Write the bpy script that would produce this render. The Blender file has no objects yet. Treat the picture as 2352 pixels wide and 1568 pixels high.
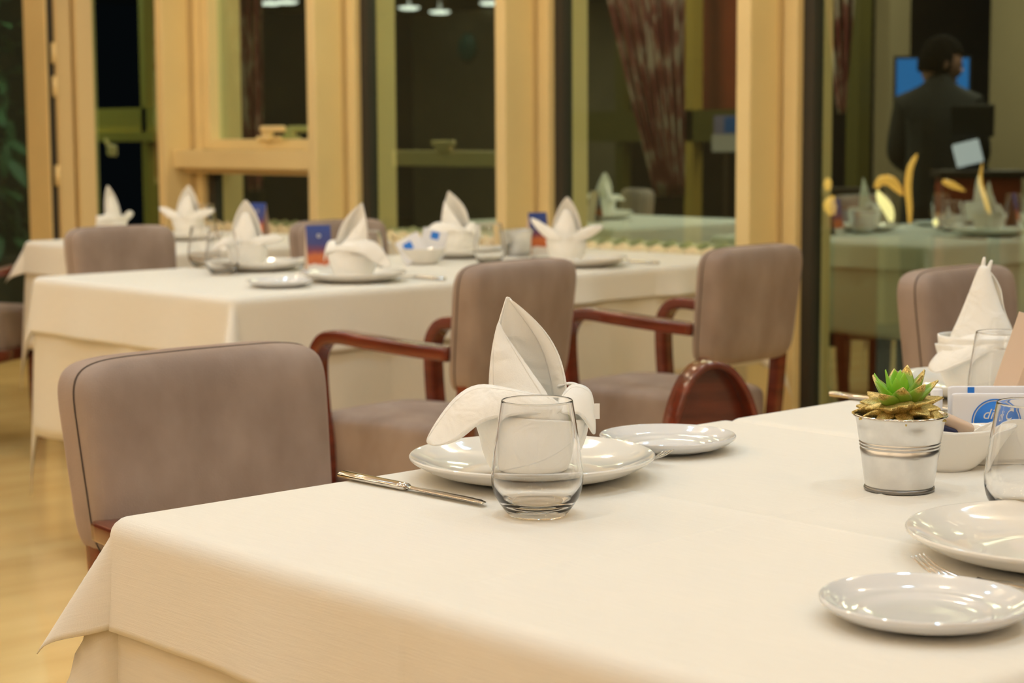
import bpy, bmesh, math, random
from mathutils import Vector, Matrix, Euler
random.seed(7)
R = math.radians
scene = bpy.context.scene
COL = scene.collection

# ---------------------------------------------------------------- camera, world, lights, exposure
# room axes: X runs along the front table towards the glass facade (X = 4.86), Y along the facade, Z up
cam = bpy.data.cameras.new('camera'); camo = bpy.data.objects.new('camera', cam); COL.objects.link(camo)
YAW, PITCH, ROLL = R(42.6), R(6.3), R(0.3)
f0 = Vector((math.sin(YAW), math.cos(YAW), 0)); r0 = Vector((math.cos(YAW), -math.sin(YAW), 0)); zz = Vector((0, 0, 1))
fw = f0*math.cos(PITCH) - zz*math.sin(PITCH); up = f0*math.sin(PITCH) + zz*math.cos(PITCH)
rt = r0*math.cos(ROLL) - up*math.sin(ROLL); up2 = r0*math.sin(ROLL) + up*math.cos(ROLL)
m = Matrix((rt, up2, -fw)).transposed().to_4x4(); m.translation = Vector((0, 0, 1.135))
camo.matrix_world = m
cam.sensor_width = 36; cam.lens = 36*4380/2352; cam.clip_start = .05; cam.clip_end = 100
cam.dof.use_dof = True; cam.dof.focus_distance = 2.0; cam.dof.aperture_fstop = 8.0
scene.camera = camo
scene.view_settings.view_transform = 'Standard'; scene.view_settings.look = 'None'
scene.view_settings.gamma = 1; scene.view_settings.use_curve_mapping = False
scene.view_settings.exposure = 0.0
w = bpy.data.worlds.new('night'); scene.world = w; w.use_nodes = True
w.node_tree.nodes['Background'].inputs[0].default_value = (.02, .025, .035, 1)
w.node_tree.nodes['Background'].inputs[1].default_value = .12

LAMP_W = 8.4; SPOT_W = 16.0
def lamp(name, loc, size, power, col, rot=(0, 0, 0), shape='DISK'):
    l = bpy.data.lights.new(name, 'AREA'); l.shape = shape; l.size = size; l.energy = power; l.color = col
    o = bpy.data.objects.new(name, l); COL.objects.link(o); o.location = loc; o.rotation_euler = rot
    return o
for i, x in enumerate((-5.5, -4.0, -2.5, -1.0, .5, 2.0, 3.5)):  # added unseen warm fill lights, brightening the vertical faces
    for j, y in enumerate((-4.5, -3.0, -1.5, 0, 1.5, 3.0, 4.5, 6.0, 7.5)):
        l = bpy.data.lights.new('fill_lamp', 'POINT'); l.energy = LAMP_W*(1.15 if y >= 3 else 1); l.color = (1, .83, .60); l.shadow_soft_size = .06
        o = bpy.data.objects.new('fill_lamp', l); COL.objects.link(o); o.location = (x+.3*(j % 2), y+.2*(i % 2), 2.78)
# added blue-tinted spots, unseen, cooling and brightening the tabletops
for i, x in enumerate((.0, 1.2, 2.4, 3.6)):
    for j, y in enumerate((.2, 1.4, 2.6, 3.8, 5.0, 6.2)):
        l = bpy.data.lights.new('tabletop_fill', 'SPOT'); l.energy = SPOT_W; l.color = (.34, .70, 1); l.shadow_soft_size = .05; l.spot_size = R(105); l.spot_blend = .7
        o = bpy.data.objects.new('tabletop_fill', l); COL.objects.link(o); o.location = (x-.2+.3*(j % 2), y+.1, 2.90)
# added unseen fill lights brightening the things beyond the glass
lamp('terrace_fill', (6.4, 6.6, 2.7), .5, 40, (1, .85, .6))
lamp('terrace_fill', (7.6, 4.4, 2.7), .5, 26, (1, .9, .7))
lamp('terrace_fill', (5.25, 5.0, 2.7), .3, 24, (1, .9, .75))
lamp('terrace_fill', (7.4, 6.9, 2.7), .3, 14, (1, .85, .6))
lamp('terrace_fill', (8.7, 5.6, 2.7), .5, 42, (1, .9, .7))
lamp('terrace_fill', (10.2, 11.5, 2.3), .5, 90, (1, .9, .7))

lamp('terrace_fill', (5.3, 5.75, 2.5), .3, 8, (1, .88, .65))

# ---------------------------------------------------------------- materials
def mat(name, col, rough=.5, metal=0, spec=.5, noise=0, nscale=20, bump=0, bscale=200, sheen=0, coat=0, col2=None, emit=None, estr=0, stretch=(1, 1, 1), coord='Object'):
    M = bpy.data.materials.new(name); M.use_nodes = True
    nt = M.node_tree; b = nt.nodes['Principled BSDF']
    b.inputs['Base Color'].default_value = (*col, 1); b.inputs['Roughness'].default_value = rough
    b.inputs['Metallic'].default_value = metal; b.inputs['Specular IOR Level'].default_value = spec
    if sheen:
        b.inputs['Sheen Weight'].default_value = sheen; b.inputs['Sheen Roughness'].default_value = .4
        b.inputs['Sheen Tint'].default_value = (*[min(1, c*2.2) for c in col], 1)
    if coat:
        b.inputs['Coat Weight'].default_value = coat; b.inputs['Coat Roughness'].default_value = .08
    if emit:
        b.inputs['Emission Color'].default_value = (*emit, 1); b.inputs['Emission Strength'].default_value = estr
    if noise or bump:
        tc = nt.nodes.new('ShaderNodeTexCoord'); mp = nt.nodes.new('ShaderNodeMapping')
        mp.inputs['Scale'].default_value = stretch
        nt.links.new(tc.outputs[coord], mp.inputs['Vector'])
    if noise:
        n = nt.nodes.new('ShaderNodeTexNoise'); n.inputs['Scale'].default_value = nscale; n.inputs['Detail'].default_value = 4
        r = nt.nodes.new('ShaderNodeValToRGB'); c2 = col2 or tuple(c*(1-noise) for c in col)
        r.color_ramp.elements[0].position = .35; r.color_ramp.elements[1].position = .65
        r.color_ramp.elements[0].color = (*c2, 1); r.color_ramp.elements[1].color = (*col, 1)
        nt.links.new(mp.outputs[0], n.inputs['Vector']); nt.links.new(n.outputs['Fac'], r.inputs[0]); nt.links.new(r.outputs[0], b.inputs['Base Color'])
    if bump:
        n2 = nt.nodes.new('ShaderNodeTexNoise'); n2.inputs['Scale'].default_value = bscale; n2.inputs['Detail'].default_value = 2
        bp = nt.nodes.new('ShaderNodeBump'); bp.inputs['Strength'].default_value = bump; bp.inputs['Distance'].default_value = .001
        nt.links.new(mp.outputs[0], n2.inputs['Vector']); nt.links.new(n2.outputs['Fac'], bp.inputs['Height']); nt.links.new(bp.outputs[0], b.inputs['Normal'])
    return M

def cloth_mat(name, col):
    """white woven table linen: fine cross threads and longer slubs along one thread direction"""
    M = mat(name, col, .75, spec=.25, sheen=.15)
    nt = M.node_tree; b = nt.nodes['Principled BSDF']
    uv = nt.nodes.new('ShaderNodeTexCoord')
    def nz(scale, st):
        mp = nt.nodes.new('ShaderNodeMapping'); mp.inputs['Scale'].default_value = st
        n = nt.nodes.new('ShaderNodeTexNoise'); n.inputs['Scale'].default_value = scale; n.inputs['Detail'].default_value = 2
        nt.links.new(uv.outputs['UV'], mp.inputs[0]); nt.links.new(mp.outputs[0], n.inputs[0]); return n
    a = nz(60, (12, .35, 1)); c = nz(300, (.5, 3.0, 1)); d = nz(900, (1, 1, 1))
    ad = nt.nodes.new('ShaderNodeMath'); ad.operation = 'ADD'; ad2 = nt.nodes.new('ShaderNodeMath'); ad2.operation = 'ADD'
    nt.links.new(a.outputs['Fac'], ad.inputs[0]); nt.links.new(c.outputs['Fac'], ad.inputs[1])
    nt.links.new(ad.outputs[0], ad2.inputs[0]); nt.links.new(d.outputs['Fac'], ad2.inputs[1])
    bp = nt.nodes.new('ShaderNodeBump'); bp.inputs['Strength'].default_value = .35; bp.inputs['Distance'].default_value = .0006
    nt.links.new(ad2.outputs[0], bp.inputs['Height']); nt.links.new(bp.outputs[0], b.inputs['Normal'])
    r = nt.nodes.new('ShaderNodeValToRGB'); r.color_ramp.elements[0].position = .3; r.color_ramp.elements[1].position = .7
    r.color_ramp.elements[0].color = (*[k*.955 for k in col], 1); r.color_ramp.elements[1].color = (*col, 1)
    nt.links.new(a.outputs['Fac'], r.inputs[0]); nt.links.new(r.outputs[0], b.inputs['Base Color'])
    return M

def glass_mat(name, ior=1.5, col=(1, 1, 1)):
    M = bpy.data.materials.new(name); M.use_nodes = True; nt = M.node_tree
    nt.nodes.remove(nt.nodes['Principled BSDF'])
    g = nt.nodes.new('ShaderNodeBsdfGlass'); g.inputs['IOR'].default_value = ior; g.inputs['Roughness'].default_value = 0
    g.inputs['Color'].default_value = (*col, 1)
    nt.links.new(g.outputs[0], nt.nodes['Material Output'].inputs[0]); return M

def pane_mat(name):
    """greenish coated double glazing: part mirror, part see-through"""
    M = bpy.data.materials.new(name); M.use_nodes = True; nt = M.node_tree
    nt.nodes.remove(nt.nodes['Principled BSDF'])
    t = nt.nodes.new('ShaderNodeBsdfTransparent'); t.inputs[0].default_value = (.50, .58, .48, 1)
    g = nt.nodes.new('ShaderNodeBsdfGlossy'); g.inputs['Color'].default_value = (.80, 1, .84, 1); g.inputs['Roughness'].default_value = 0.0
    lw = nt.nodes.new('ShaderNodeFresnel'); lw.inputs[0].default_value = 1.5
    mr = nt.nodes.new('ShaderNodeMapRange'); mr.inputs[1].default_value = .04; mr.inputs[2].default_value = .3; mr.inputs[3].default_value = .40; mr.inputs[4].default_value = .62
    mx = nt.nodes.new('ShaderNodeMixShader')
    nt.links.new(lw.outputs[0], mr.inputs[0]); nt.links.new(mr.outputs[0], mx.inputs[0]); nt.links.new(t.outputs[0], mx.inputs[1]); nt.links.new(g.outputs[0], mx.inputs[2])
    nt.links.new(mx.outputs[0], nt.nodes['Material Output'].inputs[0]); return M

def floor_mat():
    M = mat('polished_floor', (.62, .40, .14), .22, coat=.3)
    nt = M.node_tree; b = nt.nodes['Principled BSDF']
    tc = nt.nodes.new('ShaderNodeTexCoord'); mp = nt.nodes.new('ShaderNodeMapping'); mp.inputs['Scale'].default_value = (.5, 3.2, 1); mp.inputs['Rotation'].default_value = (0, 0, R(-45))
    n = nt.nodes.new('ShaderNodeTexNoise'); n.inputs['Scale'].default_value = 2.2; n.inputs['Detail'].default_value = 5
    r = nt.nodes.new('ShaderNodeValToRGB')
    r.color_ramp.elements[0].position = .36; r.color_ramp.elements[0].color = (.80, .52, .19, 1)
    r.color_ramp.elements[1].position = .62; r.color_ramp.elements[1].color = (.92, .63, .25, 1)
    nt.links.new(tc.outputs['Object'], mp.inputs[0]); nt.links.new(mp.outputs[0], n.inputs[0]); nt.links.new(n.outputs['Fac'], r.inputs[0]); nt.links.new(r.outputs[0], b.inputs['Base Color'])
    return M

def ramp_mat(name, stops, axis=2, rough=.45, coord='Generated'):
    """flat print: colour bands along one generated axis"""
    M = mat(name, (.5, .5, .5), rough); nt = M.node_tree; b = nt.nodes['Principled BSDF']
    tc = nt.nodes.new('ShaderNodeTexCoord'); sp = nt.nodes.new('ShaderNodeSeparateXYZ'); r = nt.nodes.new('ShaderNodeValToRGB')
    n = nt.nodes.new('ShaderNodeTexNoise'); n.inputs['Scale'].default_value = 5
    mm = nt.nodes.new('ShaderNodeMath'); mm.operation = 'MULTIPLY_ADD'; mm.inputs[1].default_value = .14
    nt.links.new(tc.outputs[coord], n.inputs[0]); nt.links.new(n.outputs['Fac'], mm.inputs[0])
    nt.links.new(tc.outputs[coord], sp.inputs[0]); nt.links.new(sp.outputs[axis], mm.inputs[2]); nt.links.new(mm.outputs[0], r.inputs[0])
    els = r.color_ramp.elements
    while len(els) < len(stops): els.new(.5)
    for e, (p, c) in zip(els, stops): e.position = p; e.color = (*c, 1)
    nt.links.new(r.outputs[0], b.inputs['Base Color']); return M

def curtain_mat():
    M = mat('curtain_print', (.2, .06, .05), .85); nt = M.node_tree; b = nt.nodes['Principled BSDF']
    tc = nt.nodes.new('ShaderNodeTexCoord'); mp = nt.nodes.new('ShaderNodeMapping'); mp.inputs['Scale'].default_value = (9, 9, 4)
    n = nt.nodes.new('ShaderNodeTexNoise'); n.inputs['Scale'].default_value = 2.0; n.inputs['Detail'].default_value = 3
    r = nt.nodes.new('ShaderNodeValToRGB'); e = r.color_ramp.elements
    e[0].position = .42; e[0].color = (.28, .045, .045, 1); e[1].position = .6; e[1].color = (.75, .62, .5, 1)
    x = e.new(.52); x.color = (.45, .16, .14, 1)
    nt.links.new(tc.outputs['Object'], mp.inputs[0]); nt.links.new(mp.outputs[0], n.inputs[0]); nt.links.new(n.outputs['Fac'], r.inputs[0]); nt.links.new(r.outputs[0], b.inputs['Base Color'])
    return M

def leaf_mat(name, lo, hi, glit):
    """succulent leaf: colour along the leaf (UV v), gold glitter on the tip"""
    M = mat(name, lo, .35, spec=.5); nt = M.node_tree; b = nt.nodes['Principled BSDF']
    b.inputs['Subsurface Weight'].default_value = .15; b.inputs['Subsurface Radius'].default_value = (.004, .006, .002)
    tc = nt.nodes.new('ShaderNodeTexCoord'); sp = nt.nodes.new('ShaderNodeSeparateXYZ'); nt.links.new(tc.outputs['UV'], sp.inputs[0])
    n = nt.nodes.new('ShaderNodeTexNoise'); n.inputs['Scale'].default_value = 90; n.inputs['Detail'].default_value = 1
    nt.links.new(tc.outputs['Object'], n.inputs[0])
    ad = nt.nodes.new('ShaderNodeMath'); ad.operation = 'MULTIPLY_ADD'; ad.inputs[1].default_value = .35
    nt.links.new(n.outputs['Fac'], ad.inputs[0]); nt.links.new(sp.outputs[1], ad.inputs[2])
    mask = nt.nodes.new('ShaderNodeMapRange'); mask.inputs[1].default_value = glit; mask.inputs[2].default_value = glit+.12
    nt.links.new(ad.outputs[0], mask.inputs[0])
    g = nt.nodes.new('ShaderNodeMix'); g.data_type = 'RGBA'; g.inputs[6].default_value = (*lo, 1); g.inputs[7].default_value = (*hi, 1)
    nt.links.new(sp.outputs[1], g.inputs[0])
    vo = nt.nodes.new('ShaderNodeTexVoronoi'); vo.inputs['Scale'].default_value = 900; nt.links.new(tc.outputs['Object'], vo.inputs[0])
    gr = nt.nodes.new('ShaderNodeValToRGB'); gr.color_ramp.elements[0].color = (.26, .17, .025, 1); gr.color_ramp.elements[1].color = (.95, .74, .28, 1)
    nt.links.new(vo.outputs['Color'], gr.inputs[0])
    mx = nt.nodes.new('ShaderNodeMix'); mx.data_type = 'RGBA'
    nt.links.new(mask.outputs[0], mx.inputs[0]); nt.links.new(g.outputs[2], mx.inputs[6]); nt.links.new(gr.outputs[0], mx.inputs[7])
    nt.links.new(mx.outputs[2], b.inputs['Base Color'])
    mm = nt.nodes.new('ShaderNodeMath'); mm.operation = 'MULTIPLY'; mm.inputs[1].default_value = .6; nt.links.new(mask.outputs[0], mm.inputs[0]); nt.links.new(mm.outputs[0], b.inputs['Metallic'])
    bp = nt.nodes.new('ShaderNodeBump'); bp.inputs['Distance'].default_value = .0012; nt.links.new(mask.outputs[0], bp.inputs['Strength'])
    nt.links.new(vo.outputs['Color'], bp.inputs['Height']); nt.links.new(bp.outputs[0], b.inputs['Normal'])
    return M

LINEN = cloth_mat('table_linen', (.84, .80, .72))
LINEN_UNDER = cloth_mat('under_linen', (.80, .74, .62))
NAPKIN = mat('napkin_linen', (.96, .93, .87), .8, spec=.2, bump=.25, bscale=900, sheen=.2)
def add_hem(M):
    """raised stitched hem along the edges of a folded napkin sheet"""
    nt = M.node_tree; b = nt.nodes['Principled BSDF']; tc = nt.nodes.new('ShaderNodeTexCoord'); sp = nt.nodes.new('ShaderNodeSeparateXYZ'); nt.links.new(tc.outputs['UV'], sp.inputs[0])
    n = nt.nodes.new('ShaderNodeTexNoise'); n.inputs['Scale'].default_value = 22; nt.links.new(tc.outputs['UV'], n.inputs[0])
    def M2(op, a, v):
        q = nt.nodes.new('ShaderNodeMath'); q.operation = op; nt.links.new(a, q.inputs[0])
        if isinstance(v, (int, float)): q.inputs[1].default_value = v
        else: nt.links.new(v, q.inputs[1])
        return q.outputs[0]
    d = M2('ABSOLUTE', M2('SUBTRACT', sp.outputs[0], .5), 0)
    h = nt.nodes.new('ShaderNodeMapRange'); h.inputs[1].default_value = .385; h.inputs[2].default_value = .41; nt.links.new(d, h.inputs[0])
    pk = M2('MULTIPLY', h.outputs[0], M2('ADD', n.outputs['Fac'], .5))
    bp = nt.nodes.new('ShaderNodeBump'); bp.inputs['Strength'].default_value = .6; bp.inputs['Distance'].default_value = .0014
    old = b.inputs['Normal'].links[0].from_socket; nt.links.new(pk, bp.inputs['Height']); nt.links.new(old, bp.inputs['Normal']); nt.links.new(bp.outputs[0], b.inputs['Normal'])
add_hem(NAPKIN)
def add_folds(M, scale, dist):
    """soft wrinkles over the whole cloth"""
    nt = M.node_tree; b = nt.nodes['Principled BSDF']; tc = nt.nodes.new('ShaderNodeTexCoord'); n = nt.nodes.new('ShaderNodeTexNoise'); n.inputs['Scale'].default_value = scale; n.inputs['Distortion'].default_value = 1.2
    bp = nt.nodes.new('ShaderNodeBump'); bp.inputs['Strength'].default_value = .5; bp.inputs['Distance'].default_value = dist
    old = b.inputs['Normal'].links[0].from_socket; nt.links.new(tc.outputs['Object'], n.inputs[0]); nt.links.new(n.outputs['Fac'], bp.inputs['Height']); nt.links.new(old, bp.inputs['Normal']); nt.links.new(bp.outputs[0], b.inputs['Normal'])
add_folds(NAPKIN, 22, .012)
TAUPE = mat('taupe_velour', (.38, .30, .255), .85, spec=.2, noise=.25, nscale=11, bump=.5, bscale=600, sheen=.35, col2=(.285, .215, .178), stretch=(1, 1, .55))
SEAM = mat('dark_seam', (.10, .075, .06), .9)
WOOD = mat('mahogany_lacquer', (.20, .036, .016), .22, noise=.4, nscale=6, coat=.5, stretch=(1, 1, 8))
DARKWOOD = mat('dark_wood', (.05, .03, .02), .5)
GOLD = mat('gold_painted_metal', (.88, .70, .36), .42, noise=.06, nscale=3)
GOLD_SHADE = mat('gold_paint_shaded', (.66, .50, .25), .5)  # darker gold copy, shade put into recesses and the hinge side
GASKET = mat('black_gasket', (.035, .03, .022), .6)
PORC = mat('white_porcelain', (.84, .81, .75), .06, spec=.6, coat=.3)
PORC_C = mat('cool_porcelain', (.74, .74, .74), .06, spec=.6, coat=.3)
STEEL = mat('polished_steel', (.72, .68, .62), .12, metal=1)
GALV = mat('galvanised_tin', (.80, .79, .77), .30, metal=1, noise=.16, nscale=30, bump=.15, bscale=60)
GALV_D = mat('dark_tin', (.25, .24, .23), .35, metal=1)
GLASS = glass_mat('clear_glass')
PANE = pane_mat('coated_glazing')
CREAM = mat('cream_enamel', (.82, .70, .45), .35)
CARDW = mat('white_card', (.82, .80, .77), .6)
CARDB = mat('beige_card', (.66, .50, .38), .65)
SUNSET = ramp_mat('sunset_print', [(.0, (.75, .70, .66)), (.24, (.75, .70, .66)), (.27, (.55, .12, .03)), (.42, (.60, .16, .05)), (.55, (.20, .05, .09)), (.68, (.05, .06, .22)), (1, (.03, .07, .32))])
BLUE = mat('blue_print', (.01, .19, .72), .5)
PAPER = mat('white_paper', (.80, .80, .84), .6)
SOIL = mat('dark_soil', (.04, .03, .015), .9)
GREENLEAF = leaf_mat('green_succulent_leaf', (.20, .46, .02), (.30, .62, .05), 1.12)
GOLDLEAF = leaf_mat('gold_tipped_leaf', (.12, .30, .02), (.28, .44, .05), .88)
GLITLEAF = leaf_mat('gold_glitter_leaf', (.16, .20, .02), (.40, .36, .05), .46)
FLOOR = floor_mat()
WALLD = mat('dark_wall_paint', (.05, .04, .025), .8, noise=.2, nscale=2)
CEILM = mat('ceiling_paint', (.62, .56, .46), .9)
OLIVE = mat('olive_render', (.20, .17, .10), .9, noise=.25, nscale=1.5)
TANW = mat('tan_render', (.42, .34, .20), .9, noise=.15, nscale=1.2)
AMBERM = mat('amber_metal', (.62, .42, .08), .5)
OLIVEM = mat('olive_metal', (.13, .11, .015), .5)
REDW = mat('red_panel_wood', (.50, .09, .03), .5, noise=.3, nscale=2)
NIGHT = mat('night_paving', (.05, .05, .045), .8)
CURT = curtain_mat()
SKIN = mat('skin', (.52, .28, .20), .5)
HAIR = mat('black_hair', (.012, .010, .010), .95, spec=.1, bump=.4, bscale=300)
JACKET = mat('dark_jacket', (.032, .032, .030), .8)
SCREEN = mat('reflected_blue_screen', (.02, .1, .3), .4, emit=(.02, .30, .95), estr=.8)
LAMPW = mat('lit_lamp_glass', (.8, .8, .8), .4, emit=(1, 1, .92), estr=5)
LITW = mat('white_paper_glow', (.6, .6, .65), .4, emit=(.85, .9, 1), estr=.9)  # glow added to a white paper shape
AMBER = mat('amber_glint', (.9, .5, .1), .3, emit=(1, .50, .10), estr=1.6)  # glow put in for lamp glints on chair arms
AMBERH = mat('bright_amber_glint', (1, .8, .4), .3, emit=(1, .80, .36), estr=3.0)  # brighter glow for the same glints
TEAL = mat('teal_disc_enamel', (.02, .16, .13), .4)
FOLI = mat('dark_foliage', (.05, .12, .04), .6, noise=.4, nscale=8)
PALELEAF = mat('pale_foliage', (.45, .62, .42), .5)
BLACKP = mat('black_plastic', (.012, .012, .014), .4)
NAVY = mat('navy_paper', (.012, .016, .06), .5)
LILAC = mat('lilac_print', (.35, .32, .55), .5)

# ---------------------------------------------------------------- helpers
def obj(name, bm, material, parent=None, smooth=True, loc=None):
    me = bpy.data.meshes.new(name); bmesh.ops.recalc_face_normals(bm, faces=bm.faces[:]); bm.to_mesh(me); bm.free()
    return meshobj(name, me, material, parent, smooth, loc)
def meshobj(name, me, material, parent=None, smooth=True, loc=None):
    me.materials.clear(); me.materials.append(material)
    if smooth:
        for p in me.polygons: p.use_smooth = True
    o = bpy.data.objects.new(name, me); COL.objects.link(o)
    if parent: o.parent = parent
    if loc: o.location = loc
    return o
def thing(name, label, cat, loc=(0, 0, 0), rotz=0, group=None):
    o = bpy.data.objects.new(name, None); COL.objects.link(o); o.location = loc; o.rotation_euler = (0, 0, rotz)
    o.empty_display_size = .05
    return tag(o, label, cat, group)
def tag(o, label, cat, group=None):
    o['label'] = label; o['category'] = cat
    if group: o['group'] = group
    return o
def struct(o): o['kind'] = 'structure'; return o
def box_into(bm, x0, x1, y0, y1, z0, z1, bev=0):
    v = [bm.verts.new((x, y, z)) for x in (x0, x1) for y in (y0, y1) for z in (z0, z1)]
    fs = [(0, 1, 3, 2), (4, 6, 7, 5), (0, 4, 5, 1), (2, 3, 7, 6), (0, 2, 6, 4), (1, 5, 7, 3)]
    F = [bm.faces.new([v[i] for i in f]) for f in fs]
    if bev:
        es = list({e for f in F for e in f.edges}); bmesh.ops.bevel(bm, geom=es, offset=bev, segments=2, affect='EDGES', profile=.5)
def box(name, x0, x1, y0, y1, z0, z1, material, parent=None, bev=0):
    bm = bmesh.new(); box_into(bm, x0, x1, y0, y1, z0, z1, bev); return obj(name, bm, material, parent, smooth=False)
def catmull(pts, n=6):
    P = [Vector(p) for p in pts]; P = [P[0]*2-P[1]] + P + [P[-1]*2-P[-2]]; out = []
    for i in range(1, len(P)-2):
        for k in range(n):
            t = k/n; a, b, c, d = P[i-1:i+3]
            out.append(.5*((2*b) + (c-a)*t + (2*a-5*b+4*c-d)*t*t + (3*b-a-3*c+d)*t**3))
    out.append(P[-2]); return out
def lathe_bm(prof, n=64, sx=1, sy=1):
    bm = bmesh.new(); rings = []
    for r, z in prof:
        if r < 1e-6: rings.append([bm.verts.new((0, 0, z))])
        else: rings.append([bm.verts.new((r*math.cos(2*math.pi*i/n)*sx, r*math.sin(2*math.pi*i/n)*sy, z)) for i in range(n)])
    for a, b in zip(rings, rings[1:]):
        for i in range(n):
            j = (i+1) % n
            if len(a) == 1 and len(b) == 1: continue
            if len(a) == 1: bm.faces.new((a[0], b[j], b[i]))
            elif len(b) == 1: bm.faces.new((a[i], a[j], b[0]))
            else: bm.faces.new((a[i], a[j], b[j], b[i]))
    return bm
def grid_bm(rows, uv=None):
    bm = bmesh.new(); V = [[bm.verts.new(p) for p in row] for row in rows]
    L = bm.loops.layers.uv.new('UVMap') if uv else None
    for i in range(len(V)-1):
        for j in range(len(V[0])-1):
            f = bm.faces.new((V[i][j], V[i][j+1], V[i+1][j+1], V[i+1][j]))
            if uv:
                for l, (a, b) in zip(f.loops, ((i, j), (i, j+1), (i+1, j+1), (i+1, j))): l[L].uv = uv[a][b]
    return bm
def sweep_bm(path, prof, side=Vector((1, 0, 0)), scale=None, close=False):
    """profile of (side, normal) pairs carried along a path; side stays constant"""
    bm = bmesh.new(); rings = []; n = len(path)
    for i, p in enumerate(path):
        t = (Vector(path[min(i+1, n-1)]) - Vector(path[max(i-1, 0)])).normalized(); nr = t.cross(side).normalized(); sd = nr.cross(t).normalized()
        s = scale[i] if scale else 1
        rings.append([bm.verts.new(Vector(p) + sd*a*s + nr*b*s) for a, b in prof])
    k = len(prof)
    for a, b in zip(rings, rings[1:]):
        for i in range(k): bm.faces.new((a[i], a[(i+1) % k], b[(i+1) % k], b[i]))
    if close:
        a, b = rings[-1], rings[0]
        for i in range(k): bm.faces.new((a[i], a[(i+1) % k], b[(i+1) % k], b[i]))
    else:
        bm.faces.new(rings[0]); bm.faces.new(rings[-1])
    return bm
def ring_prof(r, n=8): return [(r*math.cos(2*math.pi*i/n), r*math.sin(2*math.pi*i/n)) for i in range(n)]
def rrect(w, h, r, n=3):
    out = []
    for cx, cy, a0 in ((w/2-r, h/2-r, 0), (-w/2+r, h/2-r, 90), (-w/2+r, -h/2+r, 180), (w/2-r, -h/2+r, 270)):
        for k in range(n+1): a = R(a0+90*k/n); out.append((cx+r*math.cos(a), cy+r*math.sin(a)))
    return out
def spow(v, e): return math.copysign(abs(v)**e, v)
def cushion_bm(w, d, h, e_out=.28, e_dep=.45, nu=72, nv=24):
    """padded slab: rounded-rectangle outline in XZ, depth along Y, softly rounded edges"""
    bm = bmesh.new(); rings = []
    for j in range(nv+1):
        ph = -math.pi/2 + math.pi*j/nv; y = spow(math.sin(ph), e_dep)*d/2; k = spow(max(math.cos(ph), 0), e_dep)
        if j in (0, nv): rings.append([bm.verts.new((0, y, 0))]); continue
        rings.append([bm.verts.new((w/2*k*spow(math.cos(2*math.pi*i/nu), e_out), y, h/2*k*spow(math.sin(2*math.pi*i/nu), e_out))) for i in range(nu)])
    for a, b in zip(rings, rings[1:]):
        for i in range(nu):
            q = (i+1) % nu
            if len(a) == 1: bm.faces.new((a[0], b[q], b[i]))
            elif len(b) == 1: bm.faces.new((a[i], a[q], b[0]))
            else: bm.faces.new((a[i], a[q], b[q], b[i]))
    return bm
def dup(root, loc=None, rotz=None, label=None, group=None):
    r = root.copy(); COL.objects.link(r); r.scale = (1, 1, 1)
    if loc is not None: r.location = loc
    if rotz is not None: r.rotation_euler = (0, 0, rotz)
    if label: r['label'] = label
    if group: r['group'] = group
    for ch in list(root.children):
        c = ch.copy(); COL.objects.link(c); c.parent = r
        for g in list(ch.children):
            d = g.copy(); COL.objects.link(d); d.parent = c
    return r
def solid(o, t=.0012, sub=0, off=0):
    if sub: mo = o.modifiers.new('smooth', 'SUBSURF'); mo.levels = sub; mo.render_levels = sub
    mo = o.modifiers.new('thickness', 'SOLIDIFY'); mo.thickness = t; mo.offset = off
    return o

# ---------------------------------------------------------------- setting: room shell
XG = 4.86
struct(box('floor', -7, 5.0, -6, 11, -.1, 0, FLOOR))
struct(box('ceiling', -7, 5.0, -6, 11, 2.95, 3.05, CEILM))
struct(box('wall_back', -7.1, -7, -6, 11, 0, 2.95, WALLD))
struct(box('wall_right', -7, 5.0, -6.1, -6, 0, 2.95, WALLD))
struct(box('wall_left', -7, 5.0, 11, 11.1, 0, 2.95, WALLD))

MULL = ((7.34, 7.40), (6.218, 6.275), (5.086, 5.142), (3.944, 4.003), (2.80, 2.86))     # near and far face of each fin
for i, (a, b) in enumerate(MULL):
    t = struct(thing('trim_%d' % (i+1), '', ''));  del t['label']; del t['category']
    box('fin', 4.65, XG+.04, a, b, 0, 2.95, GOLD, t, .006)
    box('groove_shade_strip', 4.783, 4.80, a-.004, a+.001, 0, 2.95, GOLD_SHADE, t)
    box('glazing_frame', 4.805, XG+.03, a-.062, a-.004, 0, 2.95, GOLD, t, .004)
    box('gasket', 4.835, XG+.02, a-.105, a-.062, 0, 2.95, GASKET, t)
    box('far_glazing_frame', 4.805, XG+.03, b+.004, b+.05, 0, 2.95, GOLD, t, .004)
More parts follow.
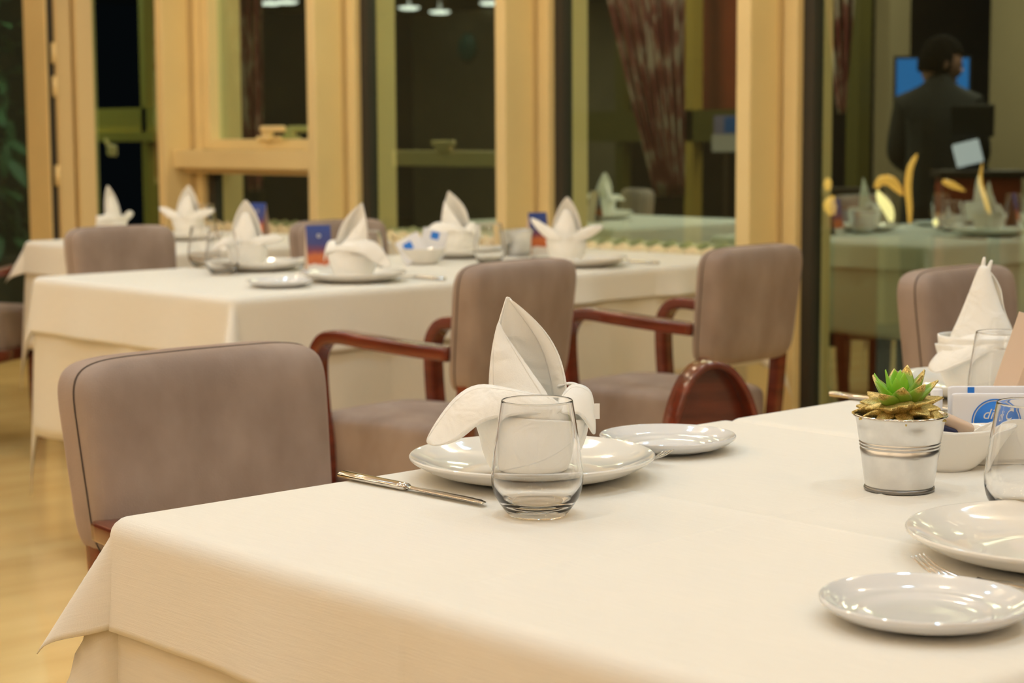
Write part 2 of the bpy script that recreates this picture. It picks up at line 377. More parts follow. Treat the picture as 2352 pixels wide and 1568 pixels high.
# broad end post with a hinge rail on its side
t = struct(thing('trim_6', '', '')); del t['label']; del t['category']
box('post', 4.65, XG+.04, 8.375, 8.59, 0, 2.95, GOLD, t, .006)
box('hinge_gap', 4.66, 4.69, 8.366, 8.376, 0, 2.95, GASKET, t)
box('hinge_rail', 4.69, 4.775, 8.345, 8.376, 0, 2.95, GOLD_SHADE, t, .008)
box('sash_edge', 4.785, XG+.03, 8.325, 8.376, 0, 2.95, GOLD_SHADE, t, .006)
for z in (.93, 1.36, 1.52):
    bm = lathe_bm([(0, -.05), (.013, -.05), (.013, .05), (0, .05)], 14); obj('hinge', bm, GOLD, t, loc=(4.685, 8.36, z))
BAYS = ((7.40, 8.375), (6.275, 7.34), (5.142, 6.218), (4.003, 5.086), (2.86, 3.944), (8.59, 10.2), (.6, 2.80))
WIN = []
for i, (a, b) in enumerate(BAYS):
    wn = struct(thing('window_%d' % (i+1), '', '')); del wn['label']; del wn['category']; WIN.append(wn)
    bm = bmesh.new(); e0, e1 = (XG, a), (XG, b)
    if i == 0: e0 = (XG+.90*math.sin(R(75)), 8.33-.90*math.cos(R(75))); e1 = (XG, 8.33)      # this sash stands open, swung outwards
    v = [bm.verts.new(p) for p in ((*e0, 0.02), (*e1, .02), (*e1, 2.95), (*e0, 2.95))]; bm.faces.new(v)
    obj('pane', bm, PANE, wn, smooth=False)
    box('bottom_rail', 4.82, XG+.03, a, b, 0, .06, GOLD, wn)
# opening sash of the second bay: ledge, sash rails, lever handle
wn = WIN[1]
box('ledge', 4.69, XG+.02, 6.30, 7.335, .978, 1.057, GOLD, wn, .006)
box('ledge_shadow_strip', 4.74, XG+.02, 6.30, 7.33, .955, .976, GOLD_SHADE, wn)
box('sash_rail', 4.815, XG+.02, 6.30, 7.25, 1.058, 1.105, GOLD, wn, .005)
box('sash_stile', 4.81, XG+.02, 7.215, 7.275, 1.06, 2.9, GOLD, wn, .005)
hd = box('handle', 4.775, 4.80, 6.62, 6.79, 1.135, 1.162, GOLD, wn, .009)
bm = bmesh.new(); box_into(bm, 4.785, 4.815, 6.735, 6.79, 1.10, 1.15, .006); box_into(bm, 4.80, 4.82, 6.68, 6.85, 1.10, 1.118, .006); obj('handle_base', bm, GOLD, hd, smooth=False)
# rail and handle built beyond the third bay to imitate a reflected sash
wn = WIN[2]
box('reflected_rail', 4.97, 5.02, 5.20, 6.13, .995, 1.058, GOLD, wn, .005)
h2 = box('reflected_handle', 4.95, 4.97, 5.72, 5.86, 1.075, 1.10, GOLD, wn, .008)
box('handle_base', 4.955, 4.985, 5.76, 5.84, 1.056, 1.076, GOLD, h2, .004)  # base of the reflected handle

# beyond the glass: terrace floor, rear walls, outer steelwork
struct(box('floor_terrace', 5.0, 16, -6, 20, -.1, 0, NIGHT))
struct(box('wall_terrace_tan', 9.7, 9.8, 5.2, 6.40, 0, 3.0, TANW))
struct(box('wall_terrace_olive', 12.2, 12.4, 11.9, 14.7, 0, 2.28, OLIVE))
struct(box('ceiling_terrace', 9.5, 13.5, 11, 17, 2.42, 2.5, OLIVE))
t = struct(thing('trim_7', '', '')); del t['label']; del t['category']
box('beam', 7.95, 8.05, 6.75, 8.6, 1.07, 1.245, OLIVEM, t)
box('post', 7.98, 8.04, 7.72, 7.785, 0, 3, OLIVEM, t)
box('post', 7.95, 8.03, 7.155, 7.215, 0, 3, AMBERM, t)
box('post', 7.95, 8.05, 6.02, 6.10, 0, 3, OLIVEM, t)
t = struct(thing('trim_8', '', '')); del t['label']; del t['category']
box('beam', 5.38, 5.44, 8.55, 9.45, 1.10, 1.265, AMBERM, t)
box('lower_beam', 5.36, 5.46, 8.55, 9.45, 1.09, 1.14, AMBERM, t)
box('post', 5.38, 5.44, 8.66, 8.71, 0, 3, AMBERM, t)
struct(box('wall_terrace_red', 8.3, 8.4, 7.13, 7.43, 1.25, 3, REDW))
struct(box('pillar_terrace', 9.1, 9.3, 6.68, 6.78, 0, 3, TANW))

# ---------------------------------------------------------------- tables and cloths
def drape(name, x0, x1, y0, y1, zt, ov, mtl, flare=33, amp=.004, freq=9, crease=True, tilt=.04, seed=0, parent=None, flares=None, rnd=.016):
    rng = random.Random(seed); ph = [rng.uniform(0, 6.28) for _ in range(8)]
    r = rnd; x0, x1, y0, y1 = x0+r, x1-r, y0+r, y1-r; w_, h_ = x1-x0, y1-y0; ov = ov+r*.57
    def samples(w):
        ra = r*math.pi/2; s = [-ov + (ov-ra)*i/14 for i in range(15)] + [-ra*.8, -ra*.6, -ra*.4, -ra*.2, .0, .004, .02]
        mid = [.02 + (w-.04)*i/24 for i in range(1, 24)] + [w/2-.006, w/2-.003, w/2, w/2+.003, w/2+.006]
        return sorted(set([round(v, 5) for v in s + mid + [w-v for v in s]]))
    def prof(d):
        a = d/r
        if a < math.pi/2: return r*math.sin(a), r*(1-math.cos(a))
        e = d - r*math.pi/2; return r + e*tilt, r + e
    us, vs = samples(w_), samples(h_)
    rows, uvs = [], []
    for v in vs:
        row, uvr = [], []
        for u in us:
            du = max(0, -u, u-w_); dv = max(0, -v, v-h_); sx = -1 if u < w_/2 else 1; sy = -1 if v < h_/2 else 1
            bx = x0 + min(max(u, 0), w_); by = y0 + min(max(v, 0), h_); z = zt
            cx, cy = bx, by
            if du > 0 and dv > 0:
                L = math.hypot(du, dv); phi = math.atan2(dv, du); k = 1-abs(phi-math.pi/4)/(math.pi/4); k = k*k*(3-2*k)
                fl = (flares or {}).get((sx, sy), flare)
                o, dn = prof(L); a = R(fl)*k; e = max(0, L-r*1.57)
                o += e*math.sin(a)*.95 + 0; dn = dn - e + e*math.cos(a)
                lat = (phi-math.pi/4)/(math.pi/4)
                px = cx + sx*o*math.cos(phi); py = cy + sy*o*math.sin(phi); z = zt-dn
            else:
                d = max(du, dv); o, dn = prof(d) if d > 0 else (0, 0)
                along = by if du > 0 else bx
                q = (d/ov)**1.4 if d > 0 else 0
                edge = min(along-(y0 if du > 0 else x0), (y1 if du > 0 else x1)-along); fade = min(1, max(0, edge)/.12)
                s_ = 0 if d == 0 else amp*q*fade*(math.sin(freq*along+ph[(sx+1)+(du > 0)]) + .6*math.sin(freq*2.1*along+ph[4+(sy+1)]))
                if du > 0: px = cx + sx*(o+s_+amp*q*.9); py = by
                elif dv > 0: py = cy + sy*(o+s_+amp*q*.9); px = bx
                else: px, py = bx, by
                z = zt-dn
                if d == 0:
                    if crease: z += .0016*math.exp(-((u-w_/2)/.004)**2) + .0012*math.exp(-((v-h_/2)/.004)**2)
                    z += .0006*math.sin(7*u+ph[0])*math.sin(6*v+ph[1])
            row.append((px, py, z)); uvr.append((u, v))
        rows.append(row); uvs.append(uvr)
    o = obj(name, grid_bm(rows, uvs), mtl, parent); solid(o, .0012, 0, 1 if False else 0)
    return o
def table(x0, x1, y0, y1, label):
    t = thing('dining_table', label, 'table', ((x0+x1)/2, (y0+y1)/2, 0)); w_, h_ = (x1-x0)/2-.006, (y1-y0)/2-.006
    box('tabletop', -w_, w_, -h_, h_, .705, .738, DARKWOOD, t)
    for sx in (-1, 1):
        for sy in (-1, 1): box('leg', sx*(w_-.2)-.03, sx*(w_-.2)+.03, sy*(h_-.2)-.03, sy*(h_-.2)+.03, 0, .705, DARKWOOD, t)
    return t
TABLES = (
    ('front table nearest the camera', .985, 1.925, .73, 1.672, .112, .42, 31, 20),
    ('front table under the second set plate', 1.930, 2.870, .73, 1.672, .112, .42, 31, 20),
    ('middle table with the long hanging corner', 2.530, 3.470, 3.72, 4.662, .148, .42, 18, 2),
    ('middle table reaching the window radiator', 3.475, 4.440, 3.72, 4.662, .085, .31, 30, 14),
    ('small far table behind the middle chair', 3.360, 4.300, 5.30, 6.245, .115, .38, 28, 3),
)
TL = ('dark wooden table hidden under the cloth, nearest the camera', 'dark wooden table hidden under the cloth behind the succulent bucket',
      'dark wooden table under the middle cloth whose corner hangs low', 'dark wooden table under the middle cloth by the cream radiator', 'dark wooden table under the small far cloth by the leftmost window')
for i, (nm, x0, x1, y0, y1, o1, o2, fl, fl2) in enumerate(TABLES):
    table(x0, x1, y0, y1, TL[i])
    u = drape('under_cloth', x0, x1, y0, y1, .743, o2, LINEN_UNDER, flare=fl2, amp=.012, freq=14, crease=False, tilt=.02, seed=i, rnd=.012)
    tag(u, 'longer cream under-cloth hanging below the ' + ('topper of the ' + nm), 'tablecloth', 'cream under-cloths')
    d = drape('table_cloth', x0-.006, x1+.006, y0-.006, y1+.006, .7495, o1, LINEN, flare=fl, amp=.004 if i != 3 else .010, freq=16, tilt=.07, seed=20+i, rnd=.02, flares={(-1, 1): 6, (-1, -1): 30} if i == 2 else None)
    tag(d, 'white top cloth with short overhang on the ' + nm, 'tablecloth', 'white top cloths')
TZ = .7506

# ---------------------------------------------------------------- chairs (local: faces +Y, origin on the floor)
def band(w, t, r=.006): return rrect(w, t, r)
def make_chair(label):
    t = thing('armchair', label, 'chair')
    bm = cushion_bm(.365, .098, .285, .27, .45)
    for v in bm.verts:
        x, y, z = v.co; k = (z+.1425)/.285
        v.co.x = x*(.93+.07*k); v.co.y = y - .030*k + .10*x*x*1.2 - .22; v.co.z = z + .7145 - .06*x*x
    b = obj('backrest', bm, TAUPE, t)
    def outline(yy, s):
        pts = []
        for i in range(64):
            a = 2*math.pi*i/64; x = .1825*s*spow(math.cos(a), .27); z = .1425*s*spow(math.sin(a), .27); k = (z+.1425)/.285
            pts.append(Vector((x*(.93+.07*k), yy-.030*k+.12*x*x-.22, z+.7145-.06*x*x)))
        return pts
    for yy in (.012,):
        pts = outline(yy, 1.0012)
        bm = bmesh.new(); rings = []
        for i, p in enumerate(pts):
            n_ = (p-Vector((0, p.y, .7145))); n_.y = 0; n_.normalize()
            rings.append([bm.verts.new(p+n_*.0009*math.cos(q)+Vector((0, 1, 0))*.0016*math.sin(q)) for q in (0, 1.57, 3.14, 4.71)])
        for i in range(64):
            A, B = rings[i], rings[(i+1) % 64]
            for q in range(4): bm.faces.new((A[q], A[(q+1) % 4], B[(q+1) % 4], B[q]))
        obj('seam', bm, SEAM, b)
    bm = cushion_bm(.345, .46, .165, .22, .30)
    for v in bm.verts:
        x, y, z = v.co; v.co = Vector((x, y+.035, z+.415 + (.012*(1-(x/.2)**2)*(1-((y)/.23)**2) if z > .04 else 0)))
    obj('seat', bm, TAUPE, t)
    for s in (-1, 1):
        path = catmull([(s*.160, -.19, .662), (s*.178, -.11, .668), (s*.192, .02, .678), (s*.195, .10, .684), (s*.195, .145, .676), (s*.195, .172, .644), (s*.195, .177, .60), (s*.194, .172, .52), (s*.192, .160, .42), (s*.192, .160, .3), (s*.192, .17, .15), (s*.192, .18, 0)], 6)
        obj('arm', sweep_bm(path, band(.046, .030)), WOOD, t)
        path = catmull([(s*.148, -.225, .62), (s*.146, -.218, .5), (s*.146, -.205, .35), (s*.146, -.205, .15), (s*.148, -.22, 0)], 5)
        obj('rear_leg', sweep_bm(path, band(.034, .034)), WOOD, t)
        bo = obj('bolt', lathe_bm([(0, 0), (.010, 0), (.012, .004), (.007, .008), (0, .008)], 14), GALV_D, t)
        bo.rotation_euler = (0, s*math.pi/2, 0); bo.location = (s*.209, .162, .47)
        path = [Vector((s*.175, -.21, .33)), Vector((s*.18, .15, .33))]
        obj('side_rail', sweep_bm(path, band(.03, .045)), WOOD, t)
    return t
chairA = make_chair('taupe upholstered armchair at the far side of the front table, beside the knife')
chairA.location = (1.485, 1.975, 0); chairA.rotation_euler = (0, 0, math.pi)
GRP = 'taupe upholstered armchairs'
chairA['group'] = GRP; chairA.scale = (1.14, 1.25, .97)
chairB = dup(chairA, (2.772, 3.275, 0), R(8), 'taupe armchair seen from behind, left one at the middle tables, behind the front napkin')
dup(chairA, (3.530, 3.245, 0), R(5), 'taupe armchair seen from behind in front of the thick window post')
dup(chairA, (3.29, 1.985, 0), math.pi+R(3), 'taupe armchair behind the two-pronged napkin and the succulent')
dup(chairA, (3.03, 4.80, 0), math.pi, 'taupe armchair between the middle table and the small far table')
dup(chairA, (3.72, 4.62, 0), math.pi, 'taupe armchair barely seen behind the blue sunset card and napkin')
chairG = dup(chairA, (3.24, 6.50, 0), R(-60), 'taupe armchair with red arm at the left edge of the frame')

for c in list(chairA.children)+list(chairG.children):
    if c.name.startswith('arm'): c.location.z = -.036

# low bentwood arch showing over the far edge of the front table
t = thing('bentwood_chair', 'low glossy red-brown wooden chair with a rounded arched back, between bread plate and window post', 'chair', (2.60, 2.29, .06), R(-25)); t.scale = (.8, .8, .93)
arch = catmull([(-.108, 0, .42), (-.106, 0, .54), (-.094, 0, .61), (-.062, 0, .672), (-.02, 0, .70), (.03, 0, .692), (.072, 0, .648), (.098, 0, .585), (.108, 0, .52), (.11, 0, .42)], 8)
obj('back_rim', sweep_bm(arch, rrect(.075, .014, .005), side=Vector((0, 1, 0))), WOOD, t)
bm = bmesh.new(); A = [bm.verts.new((p.x*.95, .022, p.z-.004)) for p in arch]; B = [bm.verts.new((p.x*.95, .034, p.z-.004)) for p in arch]
bm.faces.new(A); bm.faces.new(B[::-1])
for i in range(len(A)-1): bm.faces.new((A[i], A[i+1], B[i+1], B[i]))
obj('back_panel', bm, WOOD, t, smooth=False)
bm = cushion_bm(.22, .24, .06, .3, .4); obj('seat', bm, TAUPE, t, loc=(0, -.13, .44))
for sx in (-1, 1):
    for y in (-.22, -.02): obj('leg', sweep_bm([Vector((sx*.09, y, .42)), Vector((sx*.1, y*1.1, 0))], rrect(.028, .028, .006)), WOOD, t)

# ---------------------------------------------------------------- tableware
def plate_prof(rr, h, foot, th=.0045):
    ins = catmull([(0, 0, .0055), (foot*.8, 0, .0055), (foot*1.12, 0, .0085), (rr*.80, 0, h*.55), (rr*.95, 0, h*.90), (rr, 0, h)], 8)
    out = catmull([(rr, 0, h), (rr+.0012, 0, h-.002), (rr*.985, 0, h-.006), (rr*.84, 0, h*.55-.0045), (foot*1.1, 0, .003), (foot, 0, .0005), (foot*.94, 0, 0), (foot*.86, 0, .0015), (0, 0, .0015)], 8)
    return [(max(0, p.x), p.z) for p in ins] + [(max(0, p.x), p.z) for p in out[1:]]
DP = lathe_bm(plate_prof(.136, .027, .078), 96); dpm = bpy.data.meshes.new('dinner_plate'); DP.to_mesh(dpm)
bmesh.ops.recalc_face_normals(DP, faces=DP.faces[:]); DP.to_mesh(dpm); DP.free()
BP = lathe_bm(plate_prof(.0815, .019, .048), 80); bmesh.ops.recalc_face_normals(BP, faces=BP.faces[:]); bpm = bpy.data.meshes.new('bread_plate'); BP.to_mesh(bpm); BP.free()
def plates(name, me, mt, group, lst):
    for (x, y, lab) in lst:
        o = meshobj(name, me, mt, None, True, (x, y, TZ)); tag(o, lab, 'plate', group)
plates('dinner_plate', dpm, PORC, 'white dinner plates', (
    (1.438, 1.532, 'large white plate under the napkin standing behind the clear tumbler'),
    (2.362, 1.548, 'large white plate under the two-pronged napkin, behind the succulent'),
    (1.500, .905, 'large white empty plate cut by the right frame edge, behind the small plate'),
    (3.03, 3.90, 'large white plate on the near side of the middle table, left of the chair back'),
    (3.09, 4.42, 'large white plate under the drooping-winged napkin, middle table'),
    (3.82, 3.87, 'large white plate on the middle table between the two chair backs'),
    (3.84, 4.42, 'large white plate on the far side of the middle table in front of the window'),
    (3.60, 6.05, 'large white plate under the leftmost napkin on the small far table'),
    (3.80, 5.85, 'large white plate under the winged napkin on the small far table')))
plates('bread_plate', bpm, PORC_C, 'small cool white bread plates', (
    (1.683, 1.553, 'small cool white plate at the table edge beyond the fork tines'),
    (1.232, .862, 'small cool white plate with lamp highlights in the bottom right corner'),
    (2.79, 3.89, 'small white bread plate near the left corner of the middle table'),
    (3.34, 4.45, 'small white bread plate between the far plates of the middle table'),
    (4.08, 4.44, 'small white bread plate by the tin bucket at the window end')))
# tumblers
outer = catmull([(.0, 0, 0), (.026, 0, 0), (.0295, 0, .0015), (.0365, 0, .010), (.0435, 0, .022), (.0462, 0, .036), (.0455, 0, .050), (.0418, 0, .078), (.0372, 0, .108), (.0360, 0, .1155)], 7)
inner = catmull([(.0360, 0, .1155), (.0356, 0, .1165), (.0350, 0, .1160), (.0362, 0, .108), (.0408, 0, .078), (.0444, 0, .050), (.0450, 0, .037), (.0420, 0, .025), (.034, 0, .0145), (.02, 0, .0105), (0, 0, .0095)], 7)
prof = [(max(0, p.x), p.z) for p in outer] + [(max(0, p.x), p.z) for p in inner[1:]]; prof[0] = (0, 0); prof[-1] = (0, .0095)
tb = lathe_bm(prof, 96); bmesh.ops.recalc_face_normals(tb, faces=tb.faces[:]); tbm = bpy.data.meshes.new('tumbler'); tb.to_mesh(tbm); tb.free()
for x, y, lab in ((1.297, 1.374, 'clear empty tumbler in front of the large plate and napkin'),
                  (1.632, 1.018, 'clear tumbler at the right edge, behind the large empty plate'),
                  (2.175, 1.405, 'clear tumbler standing in front of the two-pronged napkin'),
                  (2.93, 4.35, 'clear tumbler left on the middle table next to the far taupe chair'),
                  (3.22, 4.08, 'clear tumbler on the middle table right of the blue sunset card'),
                  (3.70, 4.12, 'clear tumbler on the middle table beside the sugar packets'),
                  (3.98, 6.02, 'clear tumbler on the far table between its two napkins'),
                  (3.05, 4.62, 'clear tumbler at the far edge of the middle table by the taupe chair')):
    o = meshobj('tumbler', tbm, GLASS, None, True, (x, y, TZ+.0004)); tag(o, lab, 'glass', 'clear tumblers')

# cutlery, local +Y points from handle to tip
def blade_bm():
    rows = []
    pts = [(-.115, .0078, .0032), (-.112, .0092, .0042), (-.06, .0088, .0040), (-.015, .0075, .0042), (-.004, .0062, .0040)]
    bm = bmesh.new(); rings = []
    for y, hw, hz in pts: rings.append([bm.verts.new((hw*math.cos(a), y, .0045+hz*math.sin(a))) for a in [2*math.pi*k/12 for k in range(12)]])
    for A, B in zip(rings, rings[1:]):
        for i in range(12): bm.faces.new((A[i], A[(i+1) % 12], B[(i+1) % 12], B[i]))
    bm.faces.new(rings[0]); bm.faces.new(rings[-1]); return bm
def knife(label, loc, rz):
    t = thing('table_knife', label, 'knife', loc, rz, 'table knives')
    obj('handle', blade_bm(), STEEL, t)
    bm = bmesh.new(); rings = []
    for y, a, b, hz in ((-.005, -.005, .005, .003), (.006, -.0075, .0065, .0022), (.03, -.0105, .0075, .0016), (.08, -.0110, .0078, .0013), (.105, -.0095, .0075, .0011), (.118, -.004, .0068, .0009), (.122, .004, .0058, .0006)):
        rings.append([bm.verts.new(p) for p in ((a, y, .0042), ((a+b)/2, y, .0042+hz), (b, y, .0042), ((a+b)/2, y, .0042-hz))])
    for A, B in zip(rings, rings[1:]):
        for i in range(4): bm.faces.new((A[i], A[(i+1) % 4], B[(i+1) % 4], B[i]))
    bm.faces.new(rings[0]); bm.faces.new(rings[-1]); obj('blade', bm, STEEL, t)
    return t
def fork(label, loc, rz):
    t = thing('table_fork', label, 'fork', loc, rz, 'table forks')
    path = catmull([(0, -.11, .003), (0, -.06, .005), (0, -.01, .008), (0, .025, .006), (0, .04, .0035)], 6)
    wid = [.011 - .006*min(1, max(0, i/(len(path)*.55))) + (.012*max(0, (i/(len(path)-1)-.75)*4) if i/(len(path)-1) > .75 else 0) for i in range(len(path))]
    rows = [[(p.x-wd*k, p.y, p.z+.001*abs(k)) for k in (-1, -.5, 0, .5, 1)] for p, wd in zip(path, wid)]
    solid(obj('handle', grid_bm(rows), STEEL, t), .002)
    for k in (-1.5, -.5, .5, 1.5):
        x = k*.0062
        path = catmull([(x, .036, .0035), (x, .055, .0045), (x*.97, .075, .0105), (x*.95, .09, .0195)], 6)
        obj('tine', sweep_bm(path, rrect(.0034, .0020, .0006, 1), scale=[1-.45*i/(len(path)-1) for i in range(len(path))]), STEEL, t)
    return t
knife('polished steel knife beside the large plate, left of the clear tumbler', (1.285, 1.562, TZ), math.pi+R(1))
knife('steel knife whose handle shows behind the succulent at the far table edge', (2.19, 1.585, TZ), math.pi)
knife('steel knife by the large plate on the near side of the middle table', (3.20, 3.86, TZ), R(4))
knife('steel knife by the plate between the two chair backs', (4.02, 3.87, TZ), R(4))
fork('steel fork with tines up beyond the right rim of the napkin plate', (1.592, 1.558, TZ), math.pi)
fork('steel fork tucked between the small plate and the large empty plate', (1.352, .862, TZ), R(2))

# ---------------------------------------------------------------- folded napkins
def sheet(name, rows, parent, sub=2, th=.0016):
    """rows of (x, y, z) in cm, smoothed into a curved cloth surface"""
    nr, nc = len(rows), len(rows[0])
    o = obj(name, grid_bm([[tuple(c*.01 for c in p) for p in r] for r in rows], [[(j/(nc-1), i/(nr-1)) for j in range(nc)] for i in range(nr)]), NAPKIN, parent)
    return solid(o, th, sub)
def wrap(name, parent, radii, a0, a1, zlo, zhi, n=28, m_=10, wob=.04, sq=1.0):
    rows = []
    for j in range(m_+1):
        row = []
        for i in range(n+1):
            s = i/n; a = R(a0+(a1-a0)*s); lo = zlo(s); hi = zhi(s); z = lo+(hi-lo)*j/m_
            rr = radii(z)*(1+wob*math.sin(3*a+.8*z)*z/8); row.append((rr*math.sin(a), -rr*math.cos(a)*sq, z))
        rows.append(row)
    return sheet(name, rows, parent, 1)
def cup_r(z, top=5.9, bot=3.9):
    k = min(1, max(0, z/7.0)); return bot+(top-bot)*(1-(1-k)**2.2)
def napkin_base(t, s=1.0):
    r1 = lambda z: cup_r(z)*s
    wrap('base', t, r1, -180, 182, lambda q: 0, lambda q: 8.2)
    wrap('base_fold', t, lambda z: cup_r(z)*s+.38, -125, 62, lambda q: .1+6.6*max(0, q-.30)**1.4, lambda q: 7.2-1.4*abs(q-.4), wob=.07)
    wrap('base_fold', t, lambda z: cup_r(z)*s+.26, -60, 120, lambda q: .1, lambda q: 3.0+4.0*q, wob=.06)
def napkin_hero(label, loc, rz, sc=1.0, mir=1, group='folded white napkins'):
    t = thing('folded_napkin', label, 'napkin', loc, rz, group); t.scale = (sc, sc, sc)
    M_ = lambda rows: [[(mir*x, y, z) for x, y, z in r] for r in rows]
    napkin_base(t)
    sheet('spire', M_([
        [(-4.6, -1.5, 8.0), (-3.0, 1.2, 7.6), (0, 2.2, 7.2), (2.6, 1.6, 7.2), (4.2, -1.8, 7.4)],
        [(-4.6, -1.4, 10.6), (-3.0, .9, 10.6), (-.4, 1.9, 10.4), (2.0, 1.2, 10.2), (3.5, -1.2, 10.0)],
        [(-4.4, -1.0, 13.4), (-3.2, .6, 13.6), (-1.0, 1.5, 13.5), (1.2, .9, 13.4), (2.8, -.6, 13.0)],
        [(-3.9, -.6, 15.9), (-3.2, .3, 16.0), (-1.6, .9, 16.0), (-.2, .5, 15.9), (1.2, -.3, 15.6)],
        [(-3.3, -.3, 17.8), (-3.0, .1, 18.0), (-2.2, .4, 18.0), (-1.4, .2, 17.9), (-.8, -.2, 17.7)],
        [(-2.8, -.1, 19.4), (-2.7, 0, 19.6), (-2.6, .1, 19.6), (-2.4, 0, 19.5), (-2.2, -.1, 19.2)]]), t)
    sheet('spire_fold', M_([
        [(-4.7, -1.9, 8.0), (-2.6, -3.4, 7.8), (.2, -4.2, 7.6), (2.6, -3.6, 8.2)],
        [(-4.75, -1.8, 10.4), (-3.0, -2.7, 10.2), (-1.0, -3.0, 10.0), (.6, -2.6, 10.6)],
        [(-4.5, -1.3, 13.2), (-3.6, -1.9, 13.0), (-2.4, -1.9, 13.0), (-1.2, -1.5, 13.2)],
        [(-4.05, -.9, 15.6), (-3.8, -1.1, 15.4), (-3.4, -1.0, 15.4), (-2.9, -.7, 15.4)],
        [(-3.7, -.6, 16.9), (-3.65, -.6, 16.8), (-3.6, -.55, 16.8), (-3.5, -.5, 16.8)]]), t)
    sheet('spire_hem', M_([
        [(3.9, -2.4, 7.5), (3.4, -1.2, 7.6), (2.4, .2, 7.6)],
        [(3.9, -1.8, 10.0), (3.0, -1.0, 10.2), (2.2, .1, 10.3)],
        [(3.2, -1.0, 13.2), (2.2, -.7, 13.4), (1.4, 0, 13.5)],
        [(1.7, -.6, 15.8), (.7, -.5, 15.9), (0, 0, 16.0)],
        [(-.4, -.4, 17.9), (-1.0, -.4, 17.9), (-1.5, 0, 18.0)],
        [(-2.0, -.2, 19.2), (-2.3, -.2, 19.3), (-2.5, 0, 19.4)]]), t)
    sheet('petal', M_([
        [(3.2, -4.6, 8.6), (3.4, -5.0, 7.9), (3.6, -5.1, 7.2)],
        [(.6, -5.2, 9.5), (.4, -6.0, 8.7), (-.2, -6.2, 7.5)],
        [(-3.0, -4.6, 10.1), (-3.2, -6.0, 8.9), (-3.6, -6.2, 7.2)],
        [(-6.0, -2.6, 10.5), (-6.2, -4.9, 8.5), (-6.0, -5.6, 6.3)],
        [(-8.5, -2.4, 8.9), (-7.9, -4.2, 7.0), (-7.4, -5.0, 4.7)],
        [(-10.5, -2.6, 6.2), (-9.7, -3.6, 4.8), (-9.4, -4.4, 3.7)],
        [(-11.8, -3.0, 4.0), (-11.4, -3.4, 3.7), (-11.0, -3.8, 3.6)]]), t)
    sheet('petal', M_([
        [(2.6, -4.6, 8.0), (3.0, -5.0, 7.6), (3.6, -5.1, 7.2)],
        [(4.0, -2.2, 10.3), (4.6, -4.2, 9.0), (4.8, -4.8, 7.4)],
        [(5.6, -1.6, 10.0), (5.8, -3.6, 8.4), (5.6, -4.4, 6.6)],
        [(6.7, -1.4, 9.3), (6.8, -3.0, 7.2), (6.3, -4.0, 5.4)],
        [(6.9, -1.2, 7.0), (7.0, -2.2, 5.4), (6.9, -3.0, 4.3)]]), t)
    sheet('petal_back', M_([
        [(2.4, -1.5, 9.4), (3.2, -1.0, 10.2), (4.2, .5, 9.6)], [(4.2, -2.0, 10.4), (4.6, -.6, 10.4), (5.6, .8, 9.4)], [(5.4, -1.8, 9.6), (6.2, .2, 9.4), (6.6, 1.4, 8.0)]]), t)
    return t
n1 = napkin_hero('tall white folded napkin on the large plate behind the clear tumbler', (1.438, 1.532, TZ+.0062), R(-42.6))
n1['group'] = 'folded white napkins'
box('care_tag', .0685, .0745, -.026, -.025, .063, .080, CARDW, n1)

